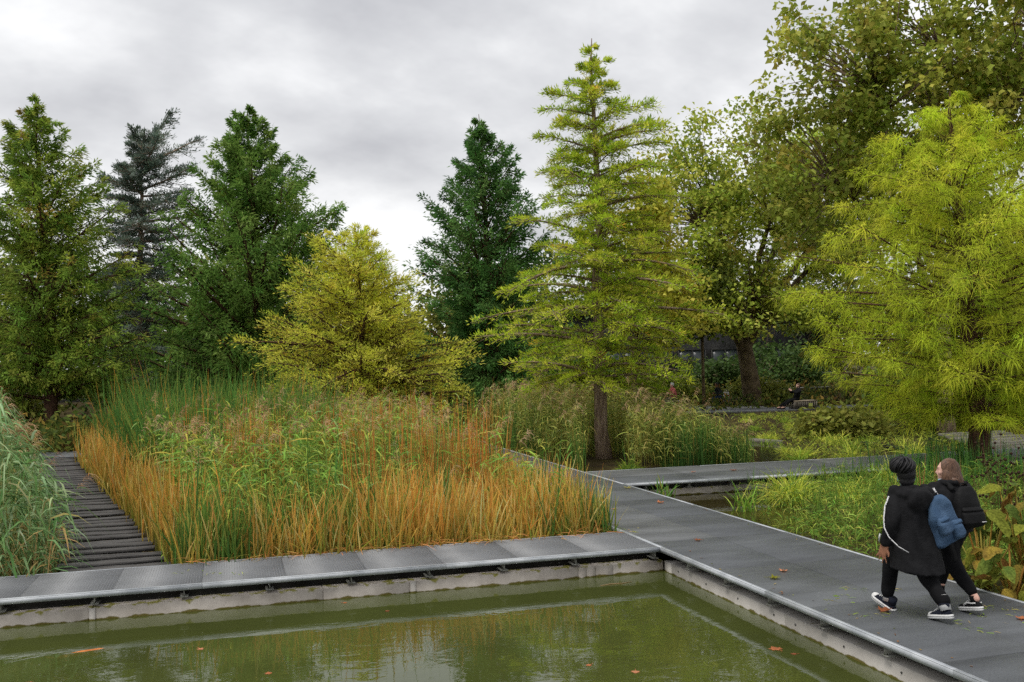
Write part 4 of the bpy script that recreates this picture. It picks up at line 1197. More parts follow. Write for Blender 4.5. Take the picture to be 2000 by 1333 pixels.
# ---- tussocks one can point at
def tussock(name, label, x, y, n, L, pal, wts, seed, w=0.012, cat="plant", group=None, el=(0.5, 1.35), droop=0.75, z=None, spread=0.10):
    q = np.random.default_rng(seed)
    g = Geo()
    az = q.uniform(0, 2 * np.pi, n); e = q.uniform(el[0], el[1], n)
    D = np.stack([np.cos(az) * np.cos(e), np.sin(az) * np.cos(e), np.sin(e)], -1)
    P = np.stack([q.normal(0, spread, n), q.normal(0, spread, n), np.zeros(n) - 0.03], -1)
    c0 = palette(pal, wts, n, 0.12, 0.05, q); c1 = palette(pal, wts, n, 0.12, 0.05, q) * 1.1
    strips(g, P, D, L * q.uniform(0.6, 1.2, n), w * q.uniform(0.7, 1.3, n), droop * q.uniform(0.3, 1.4, n), 5, c0, np.clip(c1, 0, .9), np.array([0.7, 1, 1, 0.85, 0.55, 0.05]), 0.5, q)
    o = g.build(name, M_reed, None, loc=(x, y, float(gz(x, y)) if z is None else z))
    return tag(o, label, cat, group)
YG = [srgb(196, 194, 76), srgb(160, 178, 66), srgb(214, 204, 104), srgb(122, 150, 56)]
SED = [
    (11.15, 17.9, 520, 1.12, "bright yellow-green arching sedge tussock at the tip of the marsh bank"),
    (11.9, 17.2, 320, 0.80, "yellow-green sedge tussock just right of the brightest marsh tussock"),
    (14.1, 18.6, 420, 1.05, "yellow-green sedge tussock beside the iris blades near the side walkway"),
    (12.9, 18.2, 260, 0.75, "smaller lime sedge tussock between the two large marsh tussocks"),
]
for n, (x, y, c, L, lab) in enumerate(SED):
    tussock("sedge_tussock", lab, x, y, c, L, YG, [3, 3, 1.5, 2], 200 + n, 0.014, group="sedge tussocks in the marsh", z=-0.30)
tussock("sedge_tussock", "green sedge tussock at the foot of the tall cypress trunk", 9.75, 23.2, 300, 0.62, [srgb(112, 140, 48), srgb(86, 118, 42), srgb(160, 164, 62)], [3, 3, 1], 210, 0.014, z=-0.2)
tussock("sedge_tussock", "dark green sedge tussock left of the reeds at the side walkway edge", 10.9, 22.9, 300, 0.70, [srgb(62, 92, 44), srgb(80, 108, 50)], [1, 1], 211, 0.014, z=-0.25)
tussock("iris_clump", "green iris blades poking over the walkway junction corner", 8.75, 19.0, 26, 0.75, [srgb(66, 108, 50), srgb(88, 126, 56), srgb(150, 150, 70)], [3, 3, 1], 212, 0.026, el=(0.9, 1.5), droop=0.3, z=-0.33)
tussock("iris_clump", "yellow-green iris blades standing in the open marsh water", 9.75, 17.4, 36, 0.80, [srgb(124, 160, 60), srgb(98, 142, 54), srgb(170, 170, 80)], [3, 3, 1], 213, 0.026, el=(0.9, 1.5), droop=0.35, z=-0.38)
q2 = random.Random(9)
FB = []
for k in range(24):
    t = (k % 8) / 7.0; r = k // 8
    y = 24.3 + 12.0 * t + q2.uniform(-0.5, 0.5)
    x = 15.9 + (y - 25.2) * 0.44 + r * 1.75 + q2.uniform(-0.35, 0.35)
    FB.append((x, y))
rowname = ["at the pool's edge", "one row up from the pool", "two rows up from the pool"]
ordn = ["nearest the side walkway", "second from the side walkway", "third from the side walkway", "fourth from the side walkway", "fourth from the far deck", "third from the far deck", "second from the far deck", "nearest the far deck"]
for k, (x, y) in enumerate(FB):
    tussock("sedge_tussock", "yellow-green sedge tussock %s, %s" % (rowname[k // 8], ordn[k % 8]), x, y, 150, 0.85 - 0.40 * (k % 8) / 7.0, YG if k % 3 else [srgb(110, 140, 50), srgb(140, 158, 58), srgb(88, 116, 44)], [3, 3, 1.5, 2] if k % 3 else [1, 1, 1], 300 + k, 0.020, group="sedge tussocks on the far bank")

# ------------------------------------------------------------------ far side of the garden
M_facade = solid_mat("dark_facade", srgb(58, 58, 58), srgb(76, 75, 74), 2, 0.8, 0.3)
M_sill = solid_mat("pale_sill", srgb(140, 138, 134), srgb(166, 164, 160), 3, 0.8, 0.3)
M_pane = solid_mat("window_pane", srgb(62, 68, 70), srgb(78, 84, 86), 1.0, 0.25, 0.4)
M_slat = solid_mat("weathered_slat", srgb(120, 112, 100), srgb(158, 150, 136), 5, 0.8, 0.25, bump=0.2, stretch=(4, 4, 0.6))
M_seat = solid_mat("bench_seat_wood", srgb(150, 136, 116), srgb(178, 164, 142), 4, 0.75, 0.25, bump=0.2)
M_sleeper_pale = solid_mat("pale_sleeper", srgb(104, 100, 92), srgb(138, 134, 124), 3, 0.8, 0.3, bump=0.5, bscale=20, stretch=(0.4, 5, 5))

def far_building():
    root = empty("garden_building", (36, 69, 0.6)); tag(root, "low dark grey building with a row of windows behind the plane tree trunk", "building")
    g = Geo(); g.box(-12, 12, 0.12, 8, -0.2, 5.4); g.build("wall", M_facade, root)
    g = Geo(); g.box(-12.3, 12.3, -0.5, 8.3, 5.4, 5.75); g.build("roof", M_facade, root)
    g = Geo(); g.box(-12, 12, -0.10, 0.119, 0.42, 0.72); g.build("sill_band", M_sill, root)
    for k in range(8):
        x = -11.2 + 2.85 * k
        fr = Geo()
        fr.box(x, x + 2.4, 0.02, 0.118, 0.85, 0.93); fr.box(x, x + 2.4, 0.02, 0.118, 2.62, 2.70)
        for xx in (x, x + 1.16, x + 2.32):
            fr.box(xx, xx + 0.08, 0.02, 0.118, 0.931, 2.619)
        w_ = fr.build("window", M_steel, root)
        for xx in (x + 0.082, x + 1.242):
            p_ = Geo(); p_.box(xx, xx + 1.076, 0.07, 0.10, 0.932, 2.618); p_.build("pane", M_pane, w_)
far_building()

# far deck with dark gap below
fd = Geo()
fd.box(20.5, 36.0, 42.9, 45.3, -0.18, -0.045)
far_deck = tag(fd.build("far_deck", M_under), "dark grey deck under the plane tree where people sit", "deck", kind="structure")
for k in range(8):
    put("deck_panel", panel(2.03, 2.44, 2 if k % 2 else 0), (20.4 + 2.03 * k, 42.8, 0.0), far_deck)
g = Geo(); g.box(20.4, 36.6, 42.74, 42.79, -0.14, 0.004); g.build("edge_trim", M_steel, far_deck)
g = Geo(); g.box(23.5, 27.4, 45.3, 49.2, -0.1, -0.01)
tag(g.build("bench_paving", M_deck), kind="structure")

def slat_bench(label, x, y, L, W, h, rz=0.0):
    root = empty("slatted_bench", (x, y, 0.0), rz); tag(root, label, "bench")
    n = int(W / 0.115)
    for k in range(n):
        g = Geo(); y0 = -W / 2 + W * k / n
        g.box(-L / 2, L / 2, y0 + 0.005, y0 + W / n - 0.005, h - 0.05, h)
        g.build("seat_board", M_seat, root)
    m = int(L / 0.11)
    gs = Geo(); gs.box(-0.018, 0.018, -0.012, 0.012, 0.012, h - 0.051); sm_ = gs.mesh("slat"); sm_.materials.append(M_slat)
    for k in range(m + 1):
        for s in (-1, 1):
            put("slat", sm_, (-L / 2 + 0.03 + (L - 0.06) * k / m, s * (W / 2 - 0.02), 0), root)
    for k in range(1, int(W / 0.11)):
        for s in (-1, 1):
            put("slat", sm_, (s * (L / 2 - 0.02), -W / 2 + W * k / int(W / 0.11), 0), root)
    g = Geo(); g.box(-L / 2 + 0.08, L / 2 - 0.08, -W / 2 + 0.08, W / 2 - 0.08, 0.01, h - 0.06); g.build("core", M_under, root)
    return root
slat_bench("slatted wooden bench with the white tote bag on it", 26.32, 48.25, 1.25, 0.62, 0.44, rad(8))
slat_bench("slatted wooden bench under the woman in black at the far deck", 27.75, 43.35, 1.3, 0.55, 0.42, 0.0)

root = empty("low_wall", (33.5, 54.5, 0.2)); tag(root, "long low wall with pale coping behind the far deck", "wall")
g = Geo(); g.box(-3.2, 3.4, 0.05, 0.5, -0.3, 0.36); g.build("wall_body", M_facade, root)
g = Geo(); g.box(-3.3, 3.5, 0.0, 0.55, 0.361, 0.44); g.build("coping", M_sill, root)

# pale sleeper steps behind the feathery cypress
sb = Geo(); sb.box(19.6, 19.75, 22.6, 27.4, -0.3, -0.14); sb.box(22.2, 22.35, 22.6, 27.4, -0.3, -0.14)
pale_walk = tag(sb.build("pale_boardwalk", M_under), "pale timber sleeper path behind the feathery cypress trunk", "boardwalk", kind="structure")
gs = Geo()
gs.box(-0.6, 1.9, 0, 0.24, -0.13, 0.0); pm = gs.mesh("sleeper"); pm.materials.append(M_sleeper_pale)
for k in range(9):
    put("sleeper", pm, (21.0 + 0.25 * k + 0.05 * (k % 2), 22.75 + 0.52 * k, 0.02 * (k % 3) - 0.01), pale_walk)

g = Geo(); g.box(-0.8, 0.8, -0.06, 0.06, -0.2, 0.0)
o = g.build("timber_edging", M_sleeper_pale, None, loc=(18.0, 30.6, -0.22)); o.rotation_euler = (0, 0, rad(108))
tag(o, "pale timber edging beam at the far bank of the pool", "edging")

# shrubs closing the view below the far trees
SH = [(-16.5, 47.5, 2.4, 2.6, 'olive', "olive shrub at the left picture edge below the cut-off redwood"),
      (-10.5, 48.5, 2.0, 2.6, 'olive', "olive shrub directly left of the left redwood trunk"),
      (-3.2, 50.0, 2.6, 2.8, 'dark', "dark shrub between the left redwood and the wide redwood"),
      (4.5, 58.0, 3.0, 3.4, 'dark', "dark shrub behind the golden cypress, left of its trunk"),
      (9.0, 57.0, 3.2, 3.2, 'dark', "dark shrub between golden cypress and narrow redwood"),
      (14.8, 56.5, 3.0, 3.2, 'dark', "dark shrub behind the tall cypress trunk"),
      (13.2, 38.5, 1.7, 1.5, 'lime', "bright lime shrub low between narrow redwood and tall cypress"),
      (20.2, 57.5, 3.2, 3.4, 'dark', "dark shrub left of the slim young tree"),
      (22.8, 50.5, 1.9, 2.0, 'lime', "leafy light green shrub behind the seated man"),
      (29.2, 50.2, 1.25, 1.5, 'olive', "olive shrub just behind the plane tree trunk"),
      (25.2, 51.5, 1.2, 1.5, 'olive', "low olive shrub behind the tote bag bench"),
      (31.0, 56.8, 2.2, 2.4, 'dark', "dark green shrub above the low wall behind the plane trunk"),
      (35.5, 57.5, 2.8, 2.8, 'dark', "dark green shrub above the right end of the low wall"),
      (32.0, 41.0, 1.9, 2.4, 'olive', "olive shrub behind the seated woman's bench"),
      (26.5, 30.8, 1.6, 2.2, 'lime', "lime shrub right of the feathery cypress trunk in the gap"),
      (29.5, 36.0, 2.6, 2.6, 'dark', "dark shrub behind the feathery cypress lower boughs"),
      (20.8, 30.2, 0.9, 1.3, 'olive', "low olive shrub left of the pale sleeper path"),
      ]
for n, (x, y, h, r, c, lab) in enumerate(SH):
    broadleaf("shrub", lab, (x, y, float(gz(x, y))), h * 0.12, 0.05, [(0, 0, h * 0.55, r, r * 0.8, h * 0.48), (r * 0.5, -0.2, h * 0.4, r * 0.7, r * 0.6, h * 0.36)],
              80, 48, 0.20 + 0.05 * h / 2, BGC[c][0], BGC[c][1], 400 + n, sig=0.34 + 0.05 * h, nlimb=4, bark=M_bark, cat="shrub", group="shrubs below the far trees", simple=True)

# ------------------------------------------------------------------ plants on the near right bank
def big_leaf_mesh(seed, pal, wts):
    q = np.random.default_rng(seed)
    n_r, n_a = 4, 14
    V, F, C = [(0, 0, 0)], [], []
    base = palette(pal, wts, 1, 0.1, 0.04, q)[0]; edge = palette(pal, wts, 1, 0.15, 0.05, q)[0]
    C.append(base)
    for r in range(1, n_r + 1):
        for a in range(n_a):
            th = 2 * math.pi * a / n_a
            rr_ = (r / n_r) * (1.0 + 0.18 * math.cos(th) + 0.06 * math.sin(3 * th + seed)) * (1 + q.normal(0, 0.03))
            tip = max(0.0, math.cos(th)) ** 3
            x, y = rr_ * 0.50 * math.sin(th) * (1 - 0.25 * tip), rr_ * (0.72 + 0.45 * tip) * math.cos(th) + 0.30 * (r / n_r)
            z = -0.38 * (r / n_r) ** 2 * (0.5 + tip) + 0.09 * math.sin(6 * th + seed * 1.7) * (r / n_r) ** 2 + 0.22 * abs(x)
            V.append((x, y, z)); tcol = (r / n_r) ** 2 * q.random()
            C.append(base * (1 - tcol) + edge * tcol)
    for a in range(n_a):
        F.append((0, 1 + a, 1 + (a + 1) % n_a))
    F4 = []
    for r in range(n_r - 1):
        for a in range(n_a):
            b0 = 1 + r * n_a; b1 = 1 + (r + 1) * n_a
            F4.append((b0 + a, b1 + a, b1 + (a + 1) % n_a, b0 + (a + 1) % n_a))
    me = np_mesh("leaf", V, [np.array(F), np.array(F4)], np.array(C), True)
    me.materials.append(M_bigleaf)
    return me
BLP = [srgb(116, 120, 46), srgb(80, 98, 44), srgb(142, 120, 48), srgb(104, 72, 38), srgb(68, 86, 44)]
BLM = [big_leaf_mesh(k, BLP, [3, 3, 2, 1, 2]) for k in range(8)]
def bigleaf_plant(label, x, y, n, H, size, seed, zb=None):
    q = random.Random(seed)
    zb = float(gz(x, y)) if zb is None else zb
    root = empty("butterbur", (x, y, zb)); tag(root, label, "plant", "large-leaved plants on the near bank")
    st = Geo()
    for k in range(n):
        az = q.uniform(0, 2 * math.pi); r = q.uniform(0.08, 0.42); h = H * q.uniform(0.25, 1.0)
        tip = (math.cos(az) * r, math.sin(az) * r, h)
        st.tube([(math.cos(az) * 0.03, math.sin(az) * 0.03, -0.02), (tip[0] * 0.55, tip[1] * 0.55, h * 0.6), tip], [0.014, 0.012, 0.008], 5, palette([srgb(150, 140, 66), srgb(168, 128, 64)], [1, 1], 1)[0])
        s = size * q.uniform(0.6, 1.2)
        o = put("leaf", q.choice(BLM), tip, root, (q.uniform(-1.15, 0.15), q.uniform(-0.5, 0.5), az - math.pi / 2 + q.uniform(-0.5, 0.5)))
        o.scale = (s, s, s)
    st.build("stems", M_broad, root, True)
bigleaf_plant("tall yellowing large-leaved plant right behind the black backpack", 8.62, 9.72, 22, 1.15, 0.185, 1)
bigleaf_plant("large-leaved plant with browning leaves at the bottom right walkway edge", 8.52, 9.20, 18, 0.70, 0.20, 2)
bigleaf_plant("large-leaved yellow plant leaning in from the right picture edge", 9.0, 9.45, 22, 1.30, 0.20, 3)
bigleaf_plant("low green large-leaved plant on the bank seen between the two walkers", 8.75, 10.5, 10, 0.50, 0.16, 4)

def seedheads(label, x, y, n, H, seed):
    q = random.Random(seed)
    root = empty("dried_perennial", (x, y, float(gz(x, y)))); tag(root, label, "plant", "dried seed-head plants")
    st = Geo(); hm = Geo()
    rings = []
    for i in range(5):
        a = -math.pi / 2 + math.pi * i / 4
        rings.append([(math.cos(a) * math.cos(b) * 0.022 + 1e-4 * math.cos(b), math.cos(a) * math.sin(b) * 0.022 + 1e-4 * math.sin(b), math.sin(a) * 0.02) for b in [k * math.pi / 4 for k in range(8)]])
    hm.loft(rings, srgb(70, 50, 40))
    hmm = hm.mesh("seed_head"); hmm.materials.append(M_broad)
    for k in range(n):
        az = q.uniform(0, 6.28); r = q.uniform(0.05, 0.4); h = H * q.uniform(0.6, 1.0)
        tip = np.array((math.cos(az) * r, math.sin(az) * r, h))
        st.tube([(0.03 * math.cos(az), 0.03 * math.sin(az), 0), tip * np.array([0.4, 0.4, 0.55]), tip], [0.007, 0.006, 0.004], 4, srgb(104, 80, 58))
        for b in range(4):
            u = q.uniform(0.5, 0.95); p = tip * np.array([0.4 + 0.6 * u, 0.4 + 0.6 * u, u]); e = p + np.array((q.uniform(-.12, .12), q.uniform(-.12, .12), q.uniform(0.03, .14)))
            st.tube([p, e], [0.004, 0.003], 3, srgb(104, 80, 58))
            put("seed_head", hmm, tuple(e), root, (q.uniform(-1, 1), q.uniform(-1, 1), 0))
        put("seed_head", hmm, tuple(tip), root)
    st.build("stems", M_broad, root)
seedheads("dry brown seed-head stems in front of the feathery cypress trunk", 11.2, 12.3, 13, 1.75, 5)
seedheads("dry brown seed-head stems at the right edge behind the yellow leaves", 10.3, 10.9, 9, 1.5, 6)

# ------------------------------------------------------------------ people
M_skin_dark = solid_mat("skin_brown", srgb(150, 104, 80), srgb(164, 116, 90), 12, 0.55, 0.35)
M_skin_fair = solid_mat("skin_fair", srgb(214, 168, 150), srgb(226, 182, 164), 12, 0.5, 0.35)
M_black = solid_mat("black_cloth", srgb(20, 20, 22), srgb(31, 31, 33), 14, 0.88, 0.2, bump=0.35, bscale=60)
M_black2 = solid_mat("black_denim", srgb(15, 15, 17), srgb(22, 22, 24), 14, 0.85, 0.15, bump=0.25, bscale=80)
M_bagblack = solid_mat("black_nylon", srgb(14, 14, 15), srgb(21, 21, 22), 10, 0.7, 0.22, bump=0.3, bscale=50)
M_bagblue = solid_mat("blue_canvas", srgb(58, 82, 110), srgb(78, 102, 130), 7, 0.85, 0.2, bump=0.4, bscale=70)
M_navy = solid_mat("navy_canvas", srgb(22, 25, 36), srgb(30, 34, 46), 9, 0.85, 0.2, bump=0.3, bscale=90)
M_white = solid_mat("white_rubber", srgb(206, 206, 204), srgb(226, 226, 224), 8, 0.5, 0.4)
M_tape = solid_mat("lettered_tape", srgb(60, 60, 64), srgb(226, 226, 226), 90, 0.7, 0.3, lo=0.40, hi=0.46)
M_hair_black = solid_mat("black_braids", srgb(12, 11, 12), srgb(40, 39, 42), 70, 0.55, 0.35)
M_hair_brown = solid_mat("brown_hair", srgb(78, 56, 45), srgb(124, 94, 74), 30, 0.45, 0.45, stretch=(3, 3, 0.5))
M_mask = solid_mat("mask_blue", srgb(160, 196, 214), srgb(196, 216, 226), 12, 0.8, 0.2)
M_blue = solid_mat("denim_blue", srgb(44, 60, 92), srgb(60, 76, 108), 9, 0.9, 0.15)
M_grey = solid_mat("grey_jacket", srgb(44, 48, 52), srgb(60, 64, 68), 9, 0.9, 0.15)
M_beige = solid_mat("beige_cloth", srgb(150, 120, 96), srgb(176, 146, 120), 9, 0.9, 0.15)
M_pink = solid_mat("pink_cloth", srgb(176, 92, 92), srgb(196, 112, 108), 9, 0.9, 0.15)
M_red = solid_mat("red_print", srgb(168, 60, 44), srgb(186, 76, 56), 9, 0.8, 0.2)

def capsule(g, P, R, sides=14, squash=None):
    """tapered closed limb through points P with radii R; squash scales the two cross axes"""
    P = np.asarray(P, dtype=float); R = np.asarray(R, dtype=float)
    # dense resample
    n = len(P); t = np.linspace(0, n - 1, (n - 1) * 5 + 1)
    i = np.clip(t.astype(int), 0, n - 2); f = (t - i)[:, None]
    Q = P[i] * (1 - f) + P[i + 1] * f; RR = R[i] * (1 - f[:, 0]) + R[i + 1] * f[:, 0]
    for _ in range(2):
        Q[1:-1] = Q[1:-1] * 0.5 + (Q[:-2] + Q[2:]) * 0.25
    d0 = norm(Q[0] - Q[1]); d1 = norm(Q[-1] - Q[-2])
    caps0 = [(Q[0] + d0 * RR[0] * math.sin(a), RR[0] * math.cos(a)) for a in (1.5, 1.1, 0.6)]
    caps1 = [(Q[-1] + d1 * RR[-1] * math.sin(a), RR[-1] * math.cos(a)) for a in (0.6, 1.1, 1.5)]
    pts = [c[0] for c in caps0] + list(Q) + [c[0] for c in caps1]
    rad_ = [c[1] for c in caps0] + list(RR) + [c[1] for c in caps1]
    g.tube(np.array(pts), np.array(rad_), sides)
def ellip(g, c, r, rot=None, n=10, m=16):
    V = []
    for i in range(n + 1):
        a = -math.pi / 2 + math.pi * i / n
        ca = max(math.cos(a), 0.02)
        V.append([(r[0] * ca * math.cos(2 * math.pi * j / m), r[1] * ca * math.sin(2 * math.pi * j / m), r[2] * math.sin(a)) for j in range(m)])
    V = np.array(V)
    if rot is not None:
        V = V @ np.array(Matrix.Rotation(rot[2], 3, 'Z') @ Matrix.Rotation(rot[1], 3, 'Y') @ Matrix.Rotation(rot[0], 3, 'X')).T
    V = V + np.asarray(c)
    g.loft(list(V))
def ring(cx, cy, z, rx, ry, n=24, p=2.4, dx=0, tilt=0.0, tiltx=0.0):
    o = []
    for k in range(n):
        a = 2 * math.pi * k / n
        c, s = math.cos(a), math.sin(a)
        x = math.copysign(abs(c) ** (2 / p), c) * rx; y = math.copysign(abs(s) ** (2 / p), s) * ry
        o.append((cx + x, cy + y, z + tilt * y + tiltx * x))
    return o
def fused(g, name, m, parent, voxel=0.010, smooth=4, fold=0.0, seed=0, decim=None):
    """weld overlapping closed shapes into one continuous skin"""
    me0 = g.mesh(name + "_raw")
    ob = bpy.data.objects.new(name + "_raw", me0); COL.objects.link(ob)
    md = ob.modifiers.new("r", 'REMESH'); md.mode = 'VOXEL'; md.voxel_size = voxel; md.use_smooth_shade = True
    if smooth:
        ms = ob.modifiers.new("s", 'SMOOTH'); ms.factor = 0.5; ms.iterations = smooth
    dg = bpy.context.evaluated_depsgraph_get()
    me = bpy.data.meshes.new_from_object(ob.evaluated_get(dg))
    bpy.data.objects.remove(ob); bpy.data.meshes.remove(me0)
    me.name = name
    if fold:
        n = len(me.vertices); co = np.empty(n * 3, dtype=np.float32); no = np.empty(n * 3, dtype=np.float32)
        me.vertices.foreach_get("co", co); me.vertices.foreach_get("normal", no)
        co = co.reshape(-1, 3); no = no.reshape(-1, 3)
        x, y, z = co.T
        d = np.sin(14 * x + 9 * z + 3 * np.sin(7 * y + 5 * z) + seed) * 0.5 + np.sin(23 * y - 17 * z + 4 * np.sin(9 * x + seed)) * 0.35 + np.sin(31 * (x + y) + 6 * z + seed * 2) * 0.25
        co = co + no * (d * fold)[:, None]
        me.vertices.foreach_set("co", co.astype(np.float32).ravel()); me.update()
    me.materials.clear(); me.materials.append(m)
    o = bpy.data.objects.new(name, me)
    return link(o, parent)

def head_geo(g, c, yaw, s=1.0, tilt=0.0):
    """skull with brow, nose, lips, chin and ears; face looks along +Y before the yaw"""
    h = Geo()
    ellip(h, (0, 0.0, 0.02), (0.075 * s, 0.092 * s, 0.098 * s))
    ellip(h, (0, 0.035 * s, -0.045 * s), (0.054 * s, 0.056 * s, 0.062 * s))
    ellip(h, (0, 0.072 * s, -0.085 * s), (0.026 * s, 0.022 * s, 0.018 * s))
    ellip(h, (0, 0.102 * s, -0.022 * s), (0.012 * s, 0.018 * s, 0.016 * s))
    ellip(h, (0, 0.092 * s, 0.006 * s), (0.010 * s, 0.014 * s, 0.028 * s))
    ellip(h, (0, 0.086 * s, -0.053 * s), (0.021 * s, 0.012 * s, 0.008 * s))
    ellip(h, (0, 0.080 * s, 0.036 * s), (0.045 * s, 0.016 * s, 0.012 * s))
    for e in (-1, 1):
        ellip(h, (e * 0.076 * s, -0.008 * s, 0.0), (0.010 * s, 0.020 * s, 0.032 * s))
        ellip(h, (e * 0.040 * s, 0.062 * s, -0.018 * s), (0.024 * s, 0.022 * s, 0.024 * s))
    R = np.array(Matrix.Rotation(yaw, 3, 'Z') @ Matrix.Rotation(tilt, 3, 'X'))
    for v, cc in zip(h.V, h.C):
        pass
    V = np.concatenate(h.V) @ R.T + np.asarray(c)
    base = g.n
    first = True
    for k in h.F:
        F = np.concatenate(h.F[k])
        if first:
            g.add(V, F, (0.5, 0.5, 0.5)); first = False
        else:
            g.F.setdefault(k, []).append((F + base).astype(np.int32))
def hand_geo(g, wrist, d, side, curl=0.4, s=1.0, spread=0.22):
    """palm, four unequal bent fingers and a thumb; d points along the hand, side towards the thumb"""
    d = norm(np.asarray(d, dtype=float)); side = norm(np.asarray(side, dtype=float) - d * np.dot(side, d)); nrm = np.cross(d, side)
    w = np.asarray(wrist, dtype=float)
    for k in range(4):
        b0 = w + side * (0.028 - 0.018 * k) * s
        capsule(g, [b0 + d * 0.01 * s, b0 + d * 0.085 * s], [0.016 * s, 0.013 * s], 8)
    L = [0.070, 0.078, 0.072, 0.056]
    for k in range(4):
        a = (1.5 - k) * spread * 0.5
        dd = norm(d * math.cos(a) + side * math.sin(a))
        b0 = w + side * (0.030 - 0.020 * k) * s + d * 0.088 * s
        b1 = b0 + dd * L[k] * 0.5 * s
        d2 = norm(dd * math.cos(curl) + nrm * math.sin(curl))
        b2 = b1 + d2 * L[k] * 0.5 * s
        capsule(g, [b0, b1, b2], [0.0092 * s, 0.0085 * s, 0.007 * s], 8)
    t0 = w + side * 0.024 * s + d * 0.025 * s
    t1 = t0 + norm(side * 0.75 + d * 0.6) * 0.040 * s
    t2 = t1 + norm(side * 0.30 + d * 0.9 + nrm * 0.2) * 0.032 * s
    capsule(g, [t0, t1, t2], [0.013 * s, 0.0105 * s, 0.0085 * s], 8)

def shoe(parent, ankle, pitch, yaw, m_up, high=True, stripe=False, patch=None, s=1.0, tilt=0.0):
    """canvas sneaker; local +Y is the toe, origin under the ankle on the sole"""
    root_m = Geo()
    prof = [(-0.075, 0.026, 0.052), (-0.045, 0.033, 0.075), (0.0, 0.037, 0.078), (0.05, 0.040, 0.066), (0.10, 0.043, 0.050), (0.145, 0.040, 0.040), (0.172, 0.026, 0.032)]
    rings = []
    for (y, w, h) in prof:
        rings.append([(w * math.cos(a) * s, y * s, (0.022 + max(0.0, math.sin(a)) * (h - 0.01) if math.sin(a) > 0 else 0.022) * s) for a in [2 * math.pi * k / 16 for k in range(16)]])
    up = Geo(); up.loft([np.array(r)[::-1] for r in rings])
    if high:
        up.loft([[(0.034 * s * math.cos(a), (-0.028 + 0.045 * math.sin(a)) * s, 0.06 * s) for a in [2 * math.pi * k / 16 for k in range(16)]],
                 [(0.033 * s * math.cos(a), (-0.030 + 0.043 * math.sin(a)) * s, 0.128 * s) for a in [2 * math.pi * k / 16 for k in range(16)]]])
    o = up.build("shoe", m_up, parent, True)
    o.location = ankle; o.rotation_euler = (pitch, tilt, yaw)
    so = Geo()
    out = [(0.0, -0.088), (0.030, -0.078), (0.037, -0.03), (0.038, 0.03), (0.046, 0.09), (0.046, 0.13), (0.034, 0.168), (0.012, 0.186)]
    loop = [(x, y) for x, y in out] + [(-x, y) for x, y in out[::-1] if x > 0]
    so.loft([[(x * s * 0.97, y * s, 0.0) for x, y in loop], [(x * s * 1.03, y * s * 1.01, 0.006 * s) for x, y in loop], [(x * s * 1.03, y * s * 1.01, 0.030 * s) for x, y in loop], [(x * s * 0.95, y * s * 0.96, 0.035 * s) for x, y in loop]])
    so.build("sole", M_white, o, False)
    ln = Geo(); 
    ln.loft([[(x * s * 1.045, y * s * 1.022, 0.016 * s) for x, y in loop], [(x * s * 1.045, y * s * 1.022, 0.020 * s) for x, y in loop]]); ln.build("sole_stripe", m_up, o)
    tc_ = Geo(); ellip(tc_, (0, 0.148 * s, 0.036 * s), (0.036 * s, 0.036 * s, 0.022 * s), None, 6, 12); tc_.build("toe_cap", M_white if high else m_up, o, True)
    lc = Geo()
    for k in range(5):
        y = (0.105 - 0.022 * k) * s; z = (0.062 + 0.011 * k) * s
        lc.tube([(-0.018 * s, y - 0.006 * s, z - 0.002), (0, y, z + 0.007 * s), (0.018 * s, y - 0.006 * s, z - 0.002)], 0.0036 * s, 5)
    for e in (-1, 1):
        lc.tube([(0, 0.02 * s, 0.108 * s), (e * 0.016 * s, 0.034 * s, 0.122 * s), (e * 0.03 * s, 0.03 * s, 0.106 * s)], 0.003 * s, 5)
    lc.build("laces", M_white, o, True)
    if patch:
        pg = Geo(); xx = patch * 0.0345 * s
        pg.tube([(xx - 0.001, -0.026 * s, 0.088 * s), (xx + patch * 0.004, -0.026 * s, 0.088 * s)], 0.023 * s, 16); pg.build("ankle_patch", M_white, o)
        pd = Geo(); pd.tube([(xx + patch * 0.0041, -0.026 * s, 0.088 * s), (xx + patch * 0.0055, -0.026 * s, 0.088 * s)], 0.009 * s, 12); pd.build("patch_mark", m_up, o)
    if stripe:
        for e in (-1, 1):
            sg = Geo(); sg.tube([(e * 0.043 * s, 0.085 * s, 0.050 * s), (e * 0.041 * s, 0.035 * s, 0.072 * s), (e * 0.039 * s, -0.01 * s, 0.066 * s), (e * 0.035 * s, -0.055 * s, 0.068 * s)], 0.007 * s, 5); sg.build("side_stripe", M_white, o, True)
    return o
def sock(parent, p0, p1, r, m, bands=None):
    g = Geo(); g.tube([p0, p1], [r, r * 1.06], 14); o = g.build("sock", m, parent, True)
    if bands:
        P0, P1 = np.array(p0), np.array(p1)
        for (a, b, mm) in bands:
            gb = Geo(); gb.tube([P0 * (1 - a) + P1 * a, P0 * (1 - b) + P1 * b], r * 1.09, 14); gb.build("sock_band", mm, o, True)
    return o

